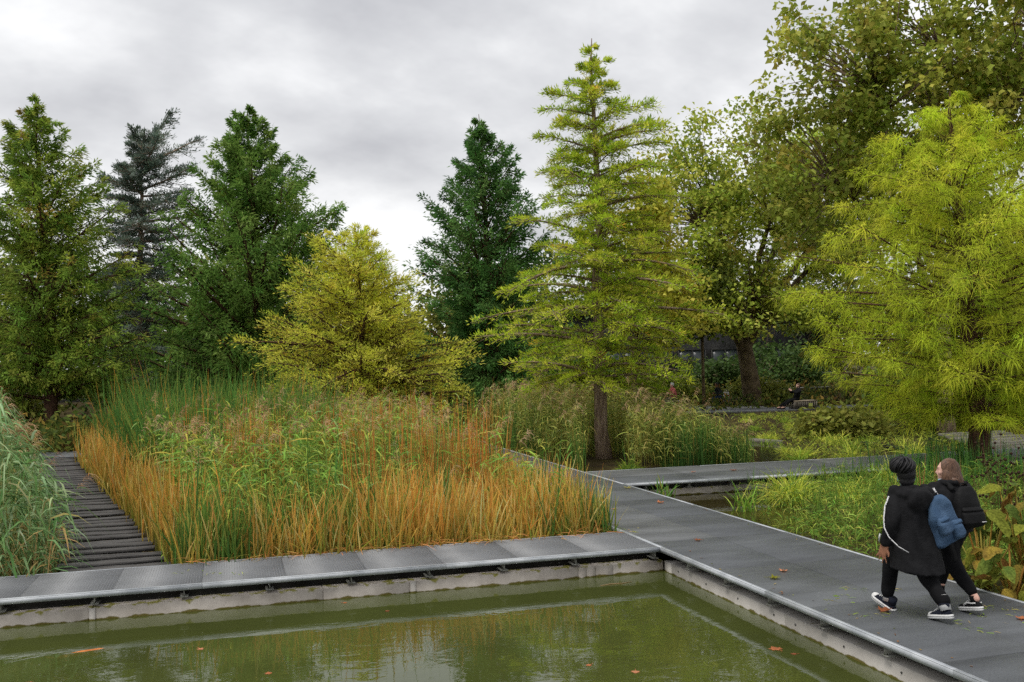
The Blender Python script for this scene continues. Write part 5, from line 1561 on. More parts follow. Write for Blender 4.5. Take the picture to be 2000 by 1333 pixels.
# --- walker with the braided bun and the long black coat
def walker_bun():
    root = empty("person", (6.74, 8.62, 0.0), rad(1)); tag(root, "walking person with braided bun, long black coat and high white-soled sneakers", "person")
    sk = Geo()
    hc = (0.0, 0.045, 1.415); hy = rad(-30)
    head_geo(sk, hc, hy, 0.98, rad(4))
    capsule(sk, [(0, 0.0, 1.22), (0, 0.02, 1.34)], [0.058, 0.052])
    capsule(sk, [(0, 0, 0.80), (0, 0, 1.20)], [0.10, 0.11])
    LA = [(-0.175, 0.0, 1.235), (-0.265, -0.05, 0.99), (-0.285, 0.02, 0.745)]
    RA = [(0.175, 0.0, 1.235), (0.26, -0.02, 1.0), (0.20, 0.17, 0.93)]
    for A in (LA, RA):
        capsule(sk, A, [0.05, 0.040, 0.028])
    capsule(sk, [(0, 0, 1.2), LA[0]], [0.06, 0.05]); capsule(sk, [(0, 0, 1.2), RA[0]], [0.06, 0.05])
    hand_geo(sk, (-0.295, 0.03, 0.735), (-0.12, 0.30, -1.0), (0.30, -0.9, -0.2), -0.25, 1.18, 0.60)
    hand_geo(sk, RA[2], (-0.3, 0.9, 0.2), (0, 0.1, 1), 0.9)
    LL = [(-0.085, 0.0, 0.82), (-0.095, 0.20, 0.475), (-0.09, 0.262, 0.14)]
    RL = [(0.085, -0.02, 0.82), (0.09, -0.06, 0.46), (0.085, -0.372, 0.165)]
    for A in (LL, RL):
        capsule(sk, A, [0.085, 0.055, 0.036])
    fused(sk, "body", M_skin_dark, root, 0.0105, 2)
    # trousers
    tr = Geo()
    capsule(tr, [(0, 0, 0.78), (0, 0, 0.92)], [0.135, 0.14])
    capsule(tr, [LL[0], LL[1], (-0.09, 0.26, 0.19)], [0.115, 0.085, 0.066])
    capsule(tr, [RL[0], RL[1], (0.085, -0.345, 0.215)], [0.115, 0.088, 0.068])
    fused(tr, "trousers", M_black2, root, 0.012, 3, 0.008, 1)
    # coat
    co = Geo()
    n = 28
    rings = [ring(0.02, -0.06, 0.475, 0.275, 0.235, n, 2.3, tilt=0.10, tiltx=-0.08), ring(0.015, -0.045, 0.62, 0.255, 0.205, n, 2.3), ring(0.0, -0.03, 0.82, 0.235, 0.180, n, 2.4),
             ring(0, -0.02, 1.00, 0.225, 0.160, n, 2.4), ring(0, -0.02, 1.14, 0.225, 0.150, n, 2.5), ring(0, -0.015, 1.235, 0.215, 0.125, n, 2.4), ring(0, -0.005, 1.30, 0.13, 0.095, n, 2.1), ring(0, 0.0, 1.335, 0.085, 0.085, n, 2.0)]
    co.loft(rings)
    capsule(co, [(-0.165, 0, 1.235), (-0.265, -0.05, 0.99), (-0.283, 0.015, 0.775)], [0.085, 0.080, 0.060])
    capsule(co, [(0.165, 0, 1.235), (0.26, -0.02, 1.0), (0.205, 0.15, 0.94)], [0.085, 0.080, 0.060])
    # fishtail point at the back right
    co.loft([ring(0.16, -0.16, 0.40, 0.03, 0.015, 12), ring(0.13, -0.15, 0.50, 0.12, 0.05, 12), ring(0.08, -0.12, 0.66, 0.15, 0.07, 12)])
    # hood lying on the shoulders
    for k in range(9):
        a = math.pi * (0.05 + 0.90 * k / 8)
        x, y = -math.cos(a) * 0.155, -math.sin(a) * 0.125 + 0.01
        ellip(co, (x * 1.18, y * 1.12, 1.285 - 0.035 * math.sin(a)), (0.066, 0.062, 0.062))
    ellip(co, (0.0, -0.165, 1.19), (0.155, 0.065, 0.125), (0.25, 0, 0))
    ellip(co, (-0.02, -0.165, 1.13), (0.09, 0.045, 0.07), (0.3, 0, 0))
    fused(co, "coat", M_black, root, 0.011, 4, 0.013, 3)
    # lettered tapes on the sleeves
    def tape(pts, w, name="sleeve_tape"):
        P = np.array(pts); T = np.gradient(P, axis=0); T = norm(T)
        S = norm(np.cross(T, np.array([-0.6, -0.8, 0.1])))
        U = np.cross(S, T)
        ringsT = []
        for p, s_, u_, ww in zip(P, S, U, np.linspace(1, 0.55, len(P))):
            ringsT.append([p - s_ * w * ww - u_ * 0.002, p + s_ * w * ww - u_ * 0.002, p + s_ * w * ww + u_ * 0.002, p - s_ * w * ww + u_ * 0.002])
        g = Geo(); g.loft(ringsT); g.build(name, M_tape, root)
    tape([(-0.262, -0.010, 1.235), (-0.318, -0.020, 1.14), (-0.352, -0.040, 1.03), (-0.365, -0.060, 0.93), (-0.350, -0.110, 0.84), (-0.300, -0.190, 0.755), (-0.225, -0.245, 0.70)], 0.0075)
    tape([(-0.362, 0.01, 0.86), (-0.362, 0.03, 0.81), (-0.350, 0.045, 0.765)], 0.009)
    tape([(0.235, -0.075, 1.30), (0.285, -0.10, 1.20), (0.335, -0.115, 1.10), (0.385, -0.12, 0.99), (0.44, -0.13, 0.86), (0.475, -0.14, 0.79)], 0.009)
    # socks and shoes
    sock(root, (-0.09, 0.275, 0.10), (-0.092, 0.25, 0.235), 0.050, M_white, [(0.30, 0.42, M_navy)])
    sock(root, (0.085, -0.385, 0.13), (0.086, -0.325, 0.265), 0.052, M_white, [(0.35, 0.47, M_navy)])
    shoe(root, (-0.09, 0.285, 0.018), rad(22), rad(10), M_navy, True, False, None, 1.15)
    shoe(root, (0.085, -0.365, 0.045), rad(-12), rad(2), M_navy, True, False, -1, 1.15)
    # hair: scalp of braids drawn up into a big bun
    hr = Geo()
    R = np.array(Matrix.Rotation(hy, 3, 'Z'))
    c = np.array(hc)
    ellip(hr, c + R @ np.array([0, -0.018, 0.030]), (0.096, 0.106, 0.100), (0, 0, hy))
    ellip(hr, c + R @ np.array([0, -0.055, -0.040]), (0.078, 0.056, 0.060), (0, 0, hy))
    cap = fused(hr, "hair", M_hair_black, root, 0.010, 2, 0.002, 5)
    bc = c + R @ np.array([-0.045, -0.055, 0.122])
    bn = Geo()
    ellip(bn, bc, (0.092, 0.086, 0.060))
    q = random.Random(4)
    for k in range(48):
        a0 = 2 * math.pi * k / 48 + q.uniform(-0.05, 0.05); tw_ = q.uniform(0.7, 1.5)
        pts = []
        for t in np.linspace(0, 1, 8):
            el = -0.9 + 2.2 * t; a = a0 + tw_ * t
            pts.append(bc + np.array([math.cos(a) * math.cos(el) * 0.122, math.sin(a) * math.cos(el) * 0.116, math.sin(el) * 0.086]))
        bn.tube(np.array(bc) + (np.array(pts) - np.array(bc)) * q.uniform(0.92, 1.06), q.uniform(0.007, 0.0105), 6)
    for k in range(20):
        a = 2 * math.pi * k / 20
        pts = []
        for t in np.linspace(0, 1, 6):
            e = 0.15 + 1.15 * t
            pts.append(c + R @ np.array([math.cos(a) * math.cos(e) * 0.091, math.sin(a) * math.cos(e) * 0.100 - 0.018, 0.030 + math.sin(e) * 0.103]))
        bn.tube(pts, 0.008, 5)
    bn.build("braided_bun", M_hair_black, cap, True)
    mk = Geo(); ellip(mk, c + R @ np.array([0, 0.080, -0.075]), (0.050, 0.030, 0.040), (0, 0, hy)); 
    for e in (-1, 1):
        mk.tube([c + R @ np.array([e * 0.050, 0.075, -0.07]), c + R @ np.array([e * 0.082, 0.01, -0.05]), c + R @ np.array([e * 0.086, -0.02, 0.0])], 0.004, 5)
    mk.build("face_mask", M_mask, root, True)
    return root
walker_bun()

# --- walker with the brown bob
def walker_bob():
    root = empty("person", (7.36, 8.77, 0.0), rad(-2)); tag(root, "walking person with shoulder-length brown hair, black top and black trousers", "person")
    sk = Geo()
    hc = (0.0, 0.03, 1.43); hy = rad(44)
    head_geo(sk, hc, hy, 1.0, rad(2))
    capsule(sk, [(0, -0.01, 1.22), (0, 0.01, 1.36)], [0.06, 0.054])
    capsule(sk, [(0, 0, 0.84), (0, 0, 1.20)], [0.13, 0.13])
    LA = [(-0.20, 0.0, 1.235), (-0.27, -0.02, 0.98), (-0.20, 0.19, 0.88)]
    RA = [(0.20, 0.0, 1.235), (0.27, -0.03, 0.98), (0.21, 0.18, 0.88)]
    for A in (LA, RA):
        capsule(sk, A, [0.06, 0.046, 0.030]); capsule(sk, [(0, 0, 1.2), A[0]], [0.07, 0.06])
    hand_geo(sk, LA[2], (0.3, 0.9, -0.1), (0, 0.1, 1), 0.8); hand_geo(sk, RA[2], (-0.3, 0.9, -0.1), (0, 0.1, 1), 0.8)
    FL = [(0.095, 0.02, 0.84), (0.10, 0.21, 0.49), (0.085, 0.292, 0.14)]
    BL = [(-0.095, -0.02, 0.84), (-0.06, -0.07, 0.48), (-0.02, -0.385, 0.17)]
    for A in (FL, BL):
        capsule(sk, A, [0.10, 0.06, 0.036])
    fused(sk, "body", M_skin_fair, root, 0.0105, 2)
    tr = Geo()
    capsule(tr, [(0, 0, 0.80), (0, -0.01, 0.96)], [0.165, 0.165])
    capsule(tr, [FL[0], FL[1], (0.087, 0.285, 0.205)], [0.135, 0.092, 0.056])
    capsule(tr, [BL[0], BL[1], (-0.03, -0.330, 0.235)], [0.138, 0.094, 0.058])
    fused(tr, "trousers", M_black2, root, 0.012, 3, 0.008, 7)
    co = Geo(); n = 28
    co.loft([ring(0, -0.01, 0.80, 0.225, 0.185, n, 2.3), ring(0, -0.01, 0.92, 0.235, 0.195, n, 2.3), ring(0, -0.015, 1.05, 0.225, 0.175, n, 2.4), ring(0, -0.015, 1.16, 0.235, 0.16, n, 2.5), ring(0, -0.01, 1.25, 0.215, 0.13, n, 2.3), ring(0, 0, 1.305, 0.12, 0.09, n, 2.1), ring(0, 0, 1.345, 0.075, 0.078, n, 2)])
    capsule(co, [(-0.185, 0, 1.235), (-0.275, -0.02, 0.98), (-0.205, 0.175, 0.885)], [0.088, 0.076, 0.052])
    capsule(co, [(0.185, 0, 1.235), (0.275, -0.03, 0.98), (0.215, 0.165, 0.885)], [0.088, 0.076, 0.052])
    for k in range(7):
        a = math.pi * (0.05 + 0.90 * k / 6)
        ellip(co, (-math.cos(a) * 0.105, -math.sin(a) * 0.085, 1.315), (0.045, 0.042, 0.035))
    fused(co, "top", M_black, root, 0.011, 4, 0.010, 9)
    sock(root, (-0.02, -0.372, 0.12), (-0.03, -0.352, 0.195), 0.040, M_black2)
    sock(root, (0.085, 0.298, 0.09), (0.086, 0.29, 0.19), 0.040, M_black2)
    shoe(root, (-0.02, -0.365, 0.045), rad(-12), rad(4), M_black, False, True, None, 1.12)
    shoe(root, (0.085, 0.318, 0.018), rad(18), rad(-4), M_black, False, True, None, 1.0)
    # bob of hair
    R = np.array(Matrix.Rotation(hy, 3, 'Z')); c = np.array(hc)
    hr = Geo()
    ellip(hr, c + R @ np.array([0, -0.022, 0.038]), (0.094, 0.100, 0.098), (0, 0, hy))
    ellip(hr, c + R @ np.array([0, -0.060, -0.045]), (0.104, 0.066, 0.098), (0, 0, hy))
    for e in (-1, 1):
        ellip(hr, c + R @ np.array([e * 0.080, -0.012, -0.045]), (0.030, 0.058, 0.090), (0, 0, hy))
    ellip(hr, c + R @ np.array([0, -0.070, -0.085]), (0.120, 0.066, 0.052), (0, 0, hy))
    hair = fused(hr, "hair", M_hair_brown, root, 0.009, 3, 0.003, 2)
    stg = Geo(); q = np.random.default_rng(3)
    N_ = 420
    a = q.uniform(math.pi * 0.86, math.pi * 2.14, N_)          # around back and sides
    top_ = np.stack([np.cos(a) * 0.03, np.sin(a) * 0.03 - 0.02, np.full(N_, 0.134)], -1)
    for k in range(N_):
        pts = []
        flare = q.uniform(0.95, 1.12); ln = q.uniform(0.85, 1.06)
        for t in np.linspace(0, 1, 6):
            e = math.pi / 2 * (1 - min(1, t * 1.9))
            rx = (0.097 * math.cos(e)) * (1 + 0.20 * max(0, t - 0.5) * 2 * flare)
            pts.append((math.cos(a[k]) * rx, math.sin(a[k]) * rx * 1.05 - 0.022 - 0.030 * max(0, t - 0.4), 0.038 + 0.100 * math.sin(e) - 0.165 * ln * max(0, t - 0.42) / 0.58))
        stg.tube(np.array(pts) @ R.T + c, [0.003, 0.0045, 0.0045, 0.0045, 0.004, 0.0015], 3, caps=False)
    stg.build("hair_strands", M_hair_brown, hair, True)
    mk = Geo(); ellip(mk, c + R @ np.array([0, 0.060, -0.105]), (0.048, 0.034, 0.026), (0, 0, hy))
    for e in (-1, 1):
        mk.tube([c + R @ np.array([e * 0.045, 0.06, -0.10]), c + R @ np.array([e * 0.082, 0.02, -0.06]), c + R @ np.array([e * 0.086, -0.01, 0.0])], 0.004, 5)
    mk.build("face_mask", M_mask, root, True)
walker_bob()

# --- the two backpacks
def backpack(label, loc, rot, m, m_strap, w, h, d, pockets, tag_line=False, soft=0.008, seed=0, sling=None):
    root = empty("backpack", loc); root.rotation_euler = rot; tag(root, label, "backpack")
    b = Geo()
    rg = []
    for (t, sx, sy) in ((0, 0.80, 0.70), (0.05, 0.95, 0.95), (0.3, 1.0, 1.05), (0.6, 0.96, 0.95), (0.82, 0.82, 0.75), (0.95, 0.60, 0.45), (1.0, 0.40, 0.22)):
        rg.append(ring(0, 0, -h / 2 + h * t, w / 2 * sx, d / 2 * sy, 24, 3.0))
    b.loft(rg)
    body = fused(b, "bag_body", m, root, 0.009, 3, soft, seed)
    for (px, pz, pw_, ph) in pockets:
        p = Geo()
        p.loft([ring(px, -d / 2 + 0.005, pz - ph / 2, pw_ / 2 * 0.85, 0.030, 20, 3), ring(px, -d / 2 - 0.008, pz - ph * 0.3, pw_ / 2, 0.052, 20, 3), ring(px, -d / 2 - 0.006, pz + ph * 0.15, pw_ / 2 * 0.97, 0.046, 20, 3), ring(px, -d / 2 + 0.006, pz + ph / 2, pw_ / 2 * 0.8, 0.022, 20, 3)])
        fused(p, "pocket", m, body, 0.008, 3, soft * 0.8, seed + 2)
        f = Geo(); f.loft([ring(px, -d / 2 - 0.012, pz + ph * 0.30, pw_ / 2 * 0.92, 0.036, 20, 3), ring(px, -d / 2 - 0.004, pz + ph * 0.42, pw_ / 2 * 0.86, 0.034, 20, 3)]); f.build("pocket_flap", m, body, True)
    hd = Geo(); hd.tube([(-0.045, d * 0.12, h / 2 - 0.03), (-0.03, d * 0.15, h / 2 + 0.03), (0.03, d * 0.15, h / 2 + 0.03), (0.045, d * 0.12, h / 2 - 0.03)], 0.010, 6); hd.build("handle", m_strap, root, True)
    if tag_line:
        tl = Geo(); tl.box(w * 0.20, w * 0.38, -d / 2 - 0.062, -d / 2 - 0.058, -h * 0.36, -h * 0.36 + 0.008); tl.build("white_label", M_white, root)
    for pts in (sling or []):
        P = np.array(pts, dtype=float)
        t = np.linspace(0, len(P) - 1, 14); i = np.clip(t.astype(int), 0, len(P) - 2); f = (t - i)[:, None]
        Q = P[i] * (1 - f) + P[i + 1] * f
        Q[1:-1] = Q[1:-1] * 0.5 + (Q[:-2] + Q[2:]) * 0.25
        T = norm(np.gradient(Q, axis=0)); S = norm(np.cross(T, np.array([0.2, 1.0, 0.3]))); U = np.cross(S, T)
        s_ = Geo(); s_.loft([[q_ - a * 0.028 - u * 0.006, q_ + a * 0.028 - u * 0.006, q_ + a * 0.028 + u * 0.006, q_ - a * 0.028 + u * 0.006] for q_, a, u in zip(Q, S, U)]); s_.build("strap", m_strap, root)
    return root
backpack("soft blue canvas backpack slung on one shoulder of the long black coat", (6.985, 8.44, 0.985), (rad(0), rad(-16), rad(8)), M_bagblue, M_bagblack, 0.33, 0.50, 0.17,
         [(-0.075, -0.02, 0.15, 0.19), (0.085, -0.11, 0.14, 0.20)], False, 0.015, 3,
         [[(-0.06, 0.06, 0.22), (-0.115, 0.09, 0.32), (-0.14, 0.17, 0.36), (-0.13, 0.25, 0.28)], [(-0.17, 0.04, 0.16), (-0.20, 0.07, 0.0), (-0.17, 0.05, -0.20)], [(0.05, 0.02, -0.24), (0.04, 0.0, -0.36), (0.045, 0.0, -0.47)]])
backpack("black nylon backpack worn by the person with brown hair", (7.375, 8.535, 1.08), (rad(-6), 0, rad(-2)), M_bagblack, M_bagblack, 0.30, 0.43, 0.14,
         [(0.0, -0.10, 0.27, 0.20)], True, 0.005, 8,
         [[(-0.09, 0.07, 0.18), (-0.125, 0.12, 0.25), (-0.13, 0.26, 0.20), (-0.13, 0.32, 0.04)], [(0.09, 0.07, 0.18), (0.125, 0.12, 0.25), (0.13, 0.26, 0.20), (0.13, 0.32, 0.04)]])

# --- the far sitters
def sitter(label, loc, rz, seat, back_lean, knee, foot, arm, m_top, m_leg, m_skin, m_hair, hair_r=0.105, head_tilt=0.0, yaw=0.0, m_shoe=None):
    root = empty("person", loc, rz); tag(root, label, "person")
    sb = back_lean
    sh = np.array([0, -math.sin(sb) * 0.50, seat + 0.09 + math.cos(sb) * 0.46]); hd = sh + np.array([0, -math.sin(sb * 0.6) * 0.10 + 0.03, 0.215])
    sk = Geo(); head_geo(sk, hd, yaw, 1.0, head_tilt); capsule(sk, [sh, hd - np.array([0, 0, 0.06])], [0.055, 0.05])
    hip = np.array([0, 0, seat + 0.09])
    capsule(sk, [hip, sh], [0.12, 0.11])
    for e in (-1, 1):
        H_ = hip + np.array([e * 0.09, 0, 0]); K = np.array([e * 0.10, knee[0], knee[1]]); Fp = np.array([e * 0.09, foot[0] + 0.06 * e, foot[1]])
        capsule(sk, [H_, K, Fp], [0.075, 0.052, 0.036]); capsule(sk, [Fp, Fp + np.array([0, 0.15, -0.03])], [0.036, 0.03])
        S_ = sh + np.array([e * 0.17, 0, -0.02]); El = np.array([e * 0.22, arm[0], arm[1]]); Wr = np.array([e * 0.05, arm[2], arm[3]])
        capsule(sk, [sh, S_, El, Wr], [0.07, 0.05, 0.04, 0.03]); hand_geo(sk, Wr, (-e * 0.4, 0.6, 0.5), (0, -0.3, 1), 0.8)
    fused(sk, "body", m_skin, root, 0.011, 2)
    tr = Geo()
    for e in (-1, 1):
        H_ = hip + np.array([e * 0.09, 0, 0]); K = np.array([e * 0.10, knee[0], knee[1]]); Fp = np.array([e * 0.09, foot[0] + 0.06 * e, foot[1] + 0.06])
        capsule(tr, [H_, K, Fp], [0.105, 0.075, 0.058])
    capsule(tr, [hip, hip + np.array([0, 0, 0.08])], [0.15, 0.145])
    fused(tr, "trousers", m_leg, root, 0.014, 3, 0.004)
    tp = Geo(); capsule(tp, [hip + np.array([0, 0, 0.05]), sh * 0.5 + hip * 0.5 + np.array([0, 0, 0.04]), sh], [0.16, 0.165, 0.135])
    for e in (-1, 1):
        S_ = sh + np.array([e * 0.17, 0, -0.02]); El = np.array([e * 0.22, arm[0], arm[1]]); Wr = np.array([e * 0.06, arm[2], arm[3]])
        capsule(tp, [sh, S_, El, Wr * 0.85 + El * 0.15], [0.11, 0.08, 0.065, 0.045])
    fused(tp, "jacket", m_top, root, 0.014, 3, 0.005, 2)
    hr = Geo(); ellip(hr, hd + np.array([0, -0.02, 0.045]), (hair_r * 0.86, hair_r * 0.95, hair_r * 0.9)); fused(hr, "hair", m_hair, root, 0.012, 2)
    for e in (-1, 1):
        sg = Geo(); Fp = np.array([e * 0.09, foot[0] + 0.06 * e, foot[1] - 0.02]); capsule(sg, [Fp + np.array([0, -0.03, -0.02]), Fp + np.array([0, 0.17, -0.045])], [0.045, 0.038]); fused(sg, "shoe", m_shoe or M_black, root, 0.012, 2)
    return root
sitter("seated man in a dark jacket and jeans bending forward beside the tote bag", (25.85, 48.30, 0.0), rad(95), 0.42, rad(-26), (0.44, 0.50), (0.40, 0.10), (0.26, 0.70, 0.46, 0.68), M_grey, M_blue, M_skin_dark, M_hair_black, 0.11, rad(-28), 0, M_beige)
sitter("seated woman in black leaning back with hands raised on the far deck bench", (27.35, 43.30, 0.0), rad(88), 0.40, rad(14), (0.42, 0.42), (0.80, 0.11), (0.12, 0.80, 0.30, 0.92), M_black, M_black2, M_skin_fair, M_hair_brown, 0.10, rad(20))
sitter("distant seated person in pink with white hair among the reed plumes", (21.9, 45.9, 0.12), rad(100), 0.40, rad(-10), (0.42, 0.45), (0.44, 0.10), (0.2, 0.75, 0.36, 0.72), M_pink, M_grey, M_skin_fair, M_white, 0.11)
g = Geo(); g.box(-0.5, 0.5, -0.25, 0.25, 0.0, 0.05); 
ps = empty("stool_block", (21.9, 45.9, 0.0)); tag(ps, "low seat block under the distant person in pink", "seat")
g = Geo(); g.box(-0.45, 0.45, -0.3, 0.3, 0.44, 0.50); g.build("seat_top", M_seat, ps)
g = Geo(); g.box(-0.4, 0.4, -0.25, 0.25, -0.1, 0.439); g.build("seat_base", M_under, ps)

# tote bag on the bench
tb = empty("tote_bag", (26.02, 48.08, 0.44)); tag(tb, "white tote bag with a red cross pattern standing on the slatted bench", "bag")
g = Geo(); g.loft([ring(0, 0, 0.0, 0.17, 0.075, 20, 5), ring(0, 0, 0.08, 0.175, 0.08, 20, 5), ring(0, 0, 0.25, 0.165, 0.06, 20, 5), ring(0, 0, 0.33, 0.16, 0.045, 20, 5)]); g.build("bag_body", M_white, tb, True)
g = Geo(); g.box(-0.03, 0.03, -0.090, -0.083, 0.02, 0.27); g.box(-0.12, 0.12, -0.093, -0.0905, 0.10, 0.16); g.build("red_print", M_red, tb)
for y in (-0.03, 0.03):
    g = Geo(); g.tube([(-0.07, y, 0.32), (-0.05, y, 0.44), (0.05, y, 0.44), (0.07, y, 0.32)], 0.008, 5); g.build("handle", M_white, tb)

# ------------------------------------------------------------------ small things
def fallen_leaf(label, x, y, z, size, col, rz, seed, curl=0.35, group="fallen leaves on the decks", name="fallen_leaf"):
    q = np.random.default_rng(seed)
    ol = [(0, -0.5), (0.12, -0.28), (0.48, -0.30), (0.34, -0.06), (0.56, 0.16), (0.26, 0.18), (0.20, 0.36), (0.0, 0.62), (-0.22, 0.34), (-0.27, 0.16), (-0.55, 0.18), (-0.36, -0.05), (-0.46, -0.32), (-0.13, -0.27)]
    V = [(0, 0, 0.012)] + [(a * size, b * size, size * curl * (a * a + b * b) * q.uniform(0.3, 1.6) + 0.006) for a, b in ol]
    n = len(ol)
    F = [(0, 1 + k, 1 + (k + 1) % n) for k in range(n)]
    C = np.clip(np.array([col] * (n + 1)) * (1 + q.normal(0, 0.12, (n + 1, 1))), 0, 1)
    g = Geo(); g.add(V, F, C)
    g.tube([(0, -0.45 * size, 0.01), (0.08 * size, -0.85 * size, 0.012)], 0.0022, 4, col)
    o = g.build(name, M_broad, None, loc=(x, y, z)); o.rotation_euler = (0, 0, rz)
    return tag(o, label, "leaf", group)
OL = srgb(206, 128, 84); BL_ = srgb(158, 96, 62); YL = srgb(190, 180, 84); GL = srgb(142, 140, 46); PK = srgb(220, 150, 110)
DL = [(7.69, 16.82, 0.15, OL, "orange-brown fallen leaf on the main walkway short of the side walkway corner"),
      (6.60, 13.15, 0.11, BL_, "small rust fallen leaf on the panel beside the grating corner"),
      (6.63, 10.89, 0.11, PK, "pale orange fallen leaf mid-walkway ahead of the walkers"),
      (6.31, 10.58, 0.14, GL, "olive green fallen leaf on the walkway near its pond edge"),
      (6.56, 8.84, 0.15, BL_, "curled rust-brown leaf by the front shoe of the coat wearer"),
      (7.95, 19.01, 0.14, YL, "pale yellow fallen leaf at the junction strip of the side walkway"),
      (11.42, 20.83, 0.15, BL_, "dark red fallen leaf in the middle of the side walkway"),
      (10.45, 20.97, 0.10, OL, "tiny orange fallen leaf on the near part of the side walkway"),
      (6.61, 16.41, 0.09, PK, "tiny pale leaf beside the orange cattails on the main walkway"),
      (7.62, 8.10, 0.12, OL, "orange fallen leaf near the bottom right walkway edge")]
for k, (x, y, s, c, lab) in enumerate(DL):
    fallen_leaf(lab, x, y, 0.002, s, c, k * 1.3, 500 + k, 0.55)
WL = [(5.43, 9.11, 0.17, OL, "broad orange leaf floating by the smooth pond wall"), (5.51, 8.89, 0.08, BL_, "small brown leaf floating right of the broad orange leaf"),
      (3.42, 9.26, 0.08, OL, "small orange leaf floating in the middle of the pond, left of its pair"), (3.77, 8.91, 0.11, PK, "pale orange leaf floating nearest the middle bottom of the picture"),
      (-0.32, 11.22, 0.10, PK, "cream leaf floating on the left part of the pond"), (1.40, 12.72, 0.07, OL, "tiny orange leaf floating close under the concrete wall"),
      (1.85, 12.11, 0.07, BL_, "tiny rust leaf floating in the dark reflection of the walkway"), (0.35, 10.1, 0.09, OL, "orange leaf floating at the lower left of the pond"), (-1.9, 10.6, 0.09, BL_, "rust leaf floating at the far left bottom corner of the pond")]
for k, (x, y, s, c, lab) in enumerate(WL):
    fallen_leaf(lab, x, y, -0.353, s * 0.8, c, k * 0.9, 600 + k, 0.06, "leaves floating on the pond", "floating_leaf")
# a drifting reed stem
g = Geo(); g.tube([(0, 0, 0.004), (0.16, 0.03, 0.008), (0.34, 0.02, 0.006), (0.48, 0.07, 0.004)], [0.006, 0.007, 0.006, 0.004], 5, srgb(176, 150, 110))
tag(g.build("floating_reed", M_broad, None, loc=(4.78, 12.42, -0.352)), "pale dry reed stem floating near the pond corner", "stem")
# koi just under the surface
kr = empty("koi_fish", (-1.50, 11.60, -0.388), rad(12)); tag(kr, "orange koi skimming the pond surface at the lower left", "fish")
M_koi = solid_mat("koi_orange", srgb(176, 96, 36), srgb(196, 118, 50), 6, 0.5, 0.3)
g = Geo()
g.loft([[(x, wy * math.cos(a), wz * math.sin(a)) for a in [2 * math.pi * k / 12 for k in range(12)]] for (x, wy, wz) in ((-0.30, 0.012, 0.012), (-0.22, 0.04, 0.035), (-0.05, 0.062, 0.045), (0.12, 0.058, 0.044), (0.24, 0.035, 0.03), (0.29, 0.008, 0.01))]); g.build("body", M_koi, kr, True)
g = Geo(); g.add([(-0.29, 0, 0), (-0.42, 0.06, 0.03), (-0.38, 0.0, 0.0), (-0.42, -0.05, 0.03)], [(0, 1, 2), (0, 2, 3)]); g.build("tail_fin", M_koi, kr)
for e in (-1, 1):
    g = Geo(); g.add([(0.14, e * 0.05, 0.0), (0.05, e * 0.13, -0.005), (0.03, e * 0.06, 0.0)], [(0, 1, 2)]); g.build("side_fin", M_koi, kr)
# grass clippings on the deck
q = np.random.default_rng(77)
g = Geo()
cx = np.array([(6.30, 9.35), (6.55, 9.55), (6.85, 9.75), (6.45, 8.75), (7.35, 8.35), (7.62, 8.62), (7.0, 7.85), (7.55, 8.05), (6.2, 8.75), (7.3, 9.6), (7.75, 8.45), (-0.2, 13.4), (-0.5, 13.7), (0.1, 13.3), (6.95, 8.2), (7.5, 7.75), (5.98, 14.2), (6.05, 14.3), (5.9, 14.45)])
P = np.repeat(cx, 7, axis=0) + q.normal(0, 0.07, (len(cx) * 7, 2))
n = len(P); az = q.uniform(0, 6.28, n)
strips(g, np.stack([P[:, 0], P[:, 1], np.full(n, 0.006)], -1), norm(np.stack([np.cos(az), np.sin(az), q.uniform(0.05, 0.5, n)], -1)), q.uniform(0.04, 0.13, n), 0.009, 0.3, 2,
       palette([srgb(120, 146, 52), srgb(160, 160, 80), srgb(178, 150, 96)], [3, 2, 1], n, 0.1, 0.05, q), None, np.array([0.6, 1, 0.1]), 0.6, q)
tag(g.build("grass_clippings", M_reed), "loose bits of grass strewn on the walkways", "grass", kind="stuff")
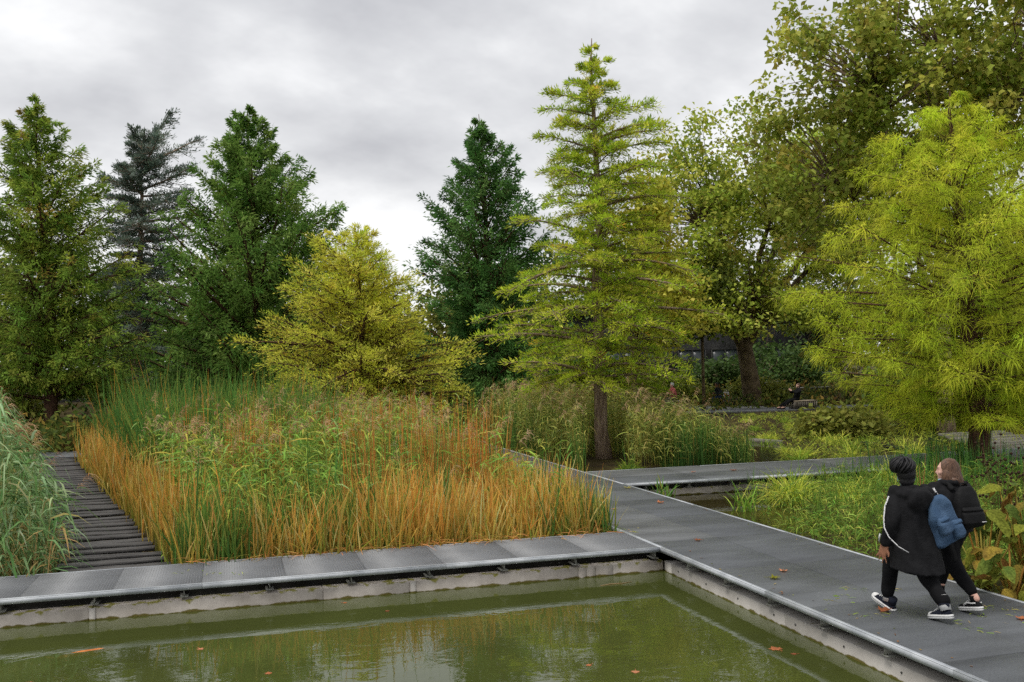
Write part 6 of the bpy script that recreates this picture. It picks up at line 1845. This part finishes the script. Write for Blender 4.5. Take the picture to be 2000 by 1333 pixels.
# bent straw litter along the reed edge
g = Geo()
n = 220
x = q.uniform(-0.6, 5.7, n); P = np.stack([x, q.uniform(14.2, 14.42, n), q.uniform(0.0, 0.06, n)], -1)
az = q.uniform(0, 6.28, n)
strips(g, P, norm(np.stack([np.cos(az), np.sin(az) * 0.5 - 0.25, q.uniform(0.0, 0.35, n)], -1)), q.uniform(0.15, 0.45, n), 0.010, 0.25, 3,
       palette([srgb(206, 150, 92), srgb(178, 120, 70), srgb(150, 146, 72)], [3, 2, 1], n, 0.1, 0.05, q), None, None, 0.6, q)
tag(g.build("straw_litter", M_reed), "dead straw bent over the edge of the grating walkway", "litter", kind="stuff")

# a few reeds leaning out over the grating
g = Geo()
n = 150
x = q.uniform(-0.6, 5.6, n); P = np.stack([x, q.uniform(14.34, 14.6, n), np.full(n, -0.25)], -1)
strips(g, P, norm(np.stack([q.normal(0, 0.35, n), q.uniform(-0.75, -0.05, n), np.ones(n)], -1)), q.uniform(0.5, 1.0, n), 0.017, q.uniform(0.15, 0.7, n), 4,
       palette(OR0, [1, 1, 1], n, 0.1, 0.05, q), palette(OR1, [3, 2, 2, 2, 3], n, 0.1, 0.05, q), np.array([0.9, 1, 0.9, 0.7, 0.08]), 2.0, q, 0.1)
tag(g.build("leaning_reeds", M_reed), "loose reed blades leaning out over the grating walkway", "reeds", kind="stuff")
# leaf litter gathered along the walkway edges
g = Geo()
n = 130
ex = np.where(q.random(n) < 0.6, 8.10 - np.abs(q.normal(0, 0.10, n)), 5.95 + np.abs(q.normal(0, 0.12, n)))
P = np.stack([ex, q.uniform(7.0, 21.0, n), np.full(n, 0.006)], -1)
az = q.uniform(0, 6.28, n)
diamonds(g, P, norm(np.stack([np.cos(az), np.sin(az), q.uniform(0, 0.3, n)], -1)), np.tile([0.1, 0.1, 1.0], (n, 1)), q.uniform(0.02, 0.06, n), q.uniform(0.006, 0.018, n),
         palette([srgb(150, 104, 66), srgb(120, 90, 58), srgb(168, 150, 80), srgb(110, 120, 54)], [2, 2, 1, 1], n, 0.15, 0.05, q))
tag(g.build("leaf_litter", M_broad), "tiny leaf scraps along the main walkway edges", "litter", kind="stuff")
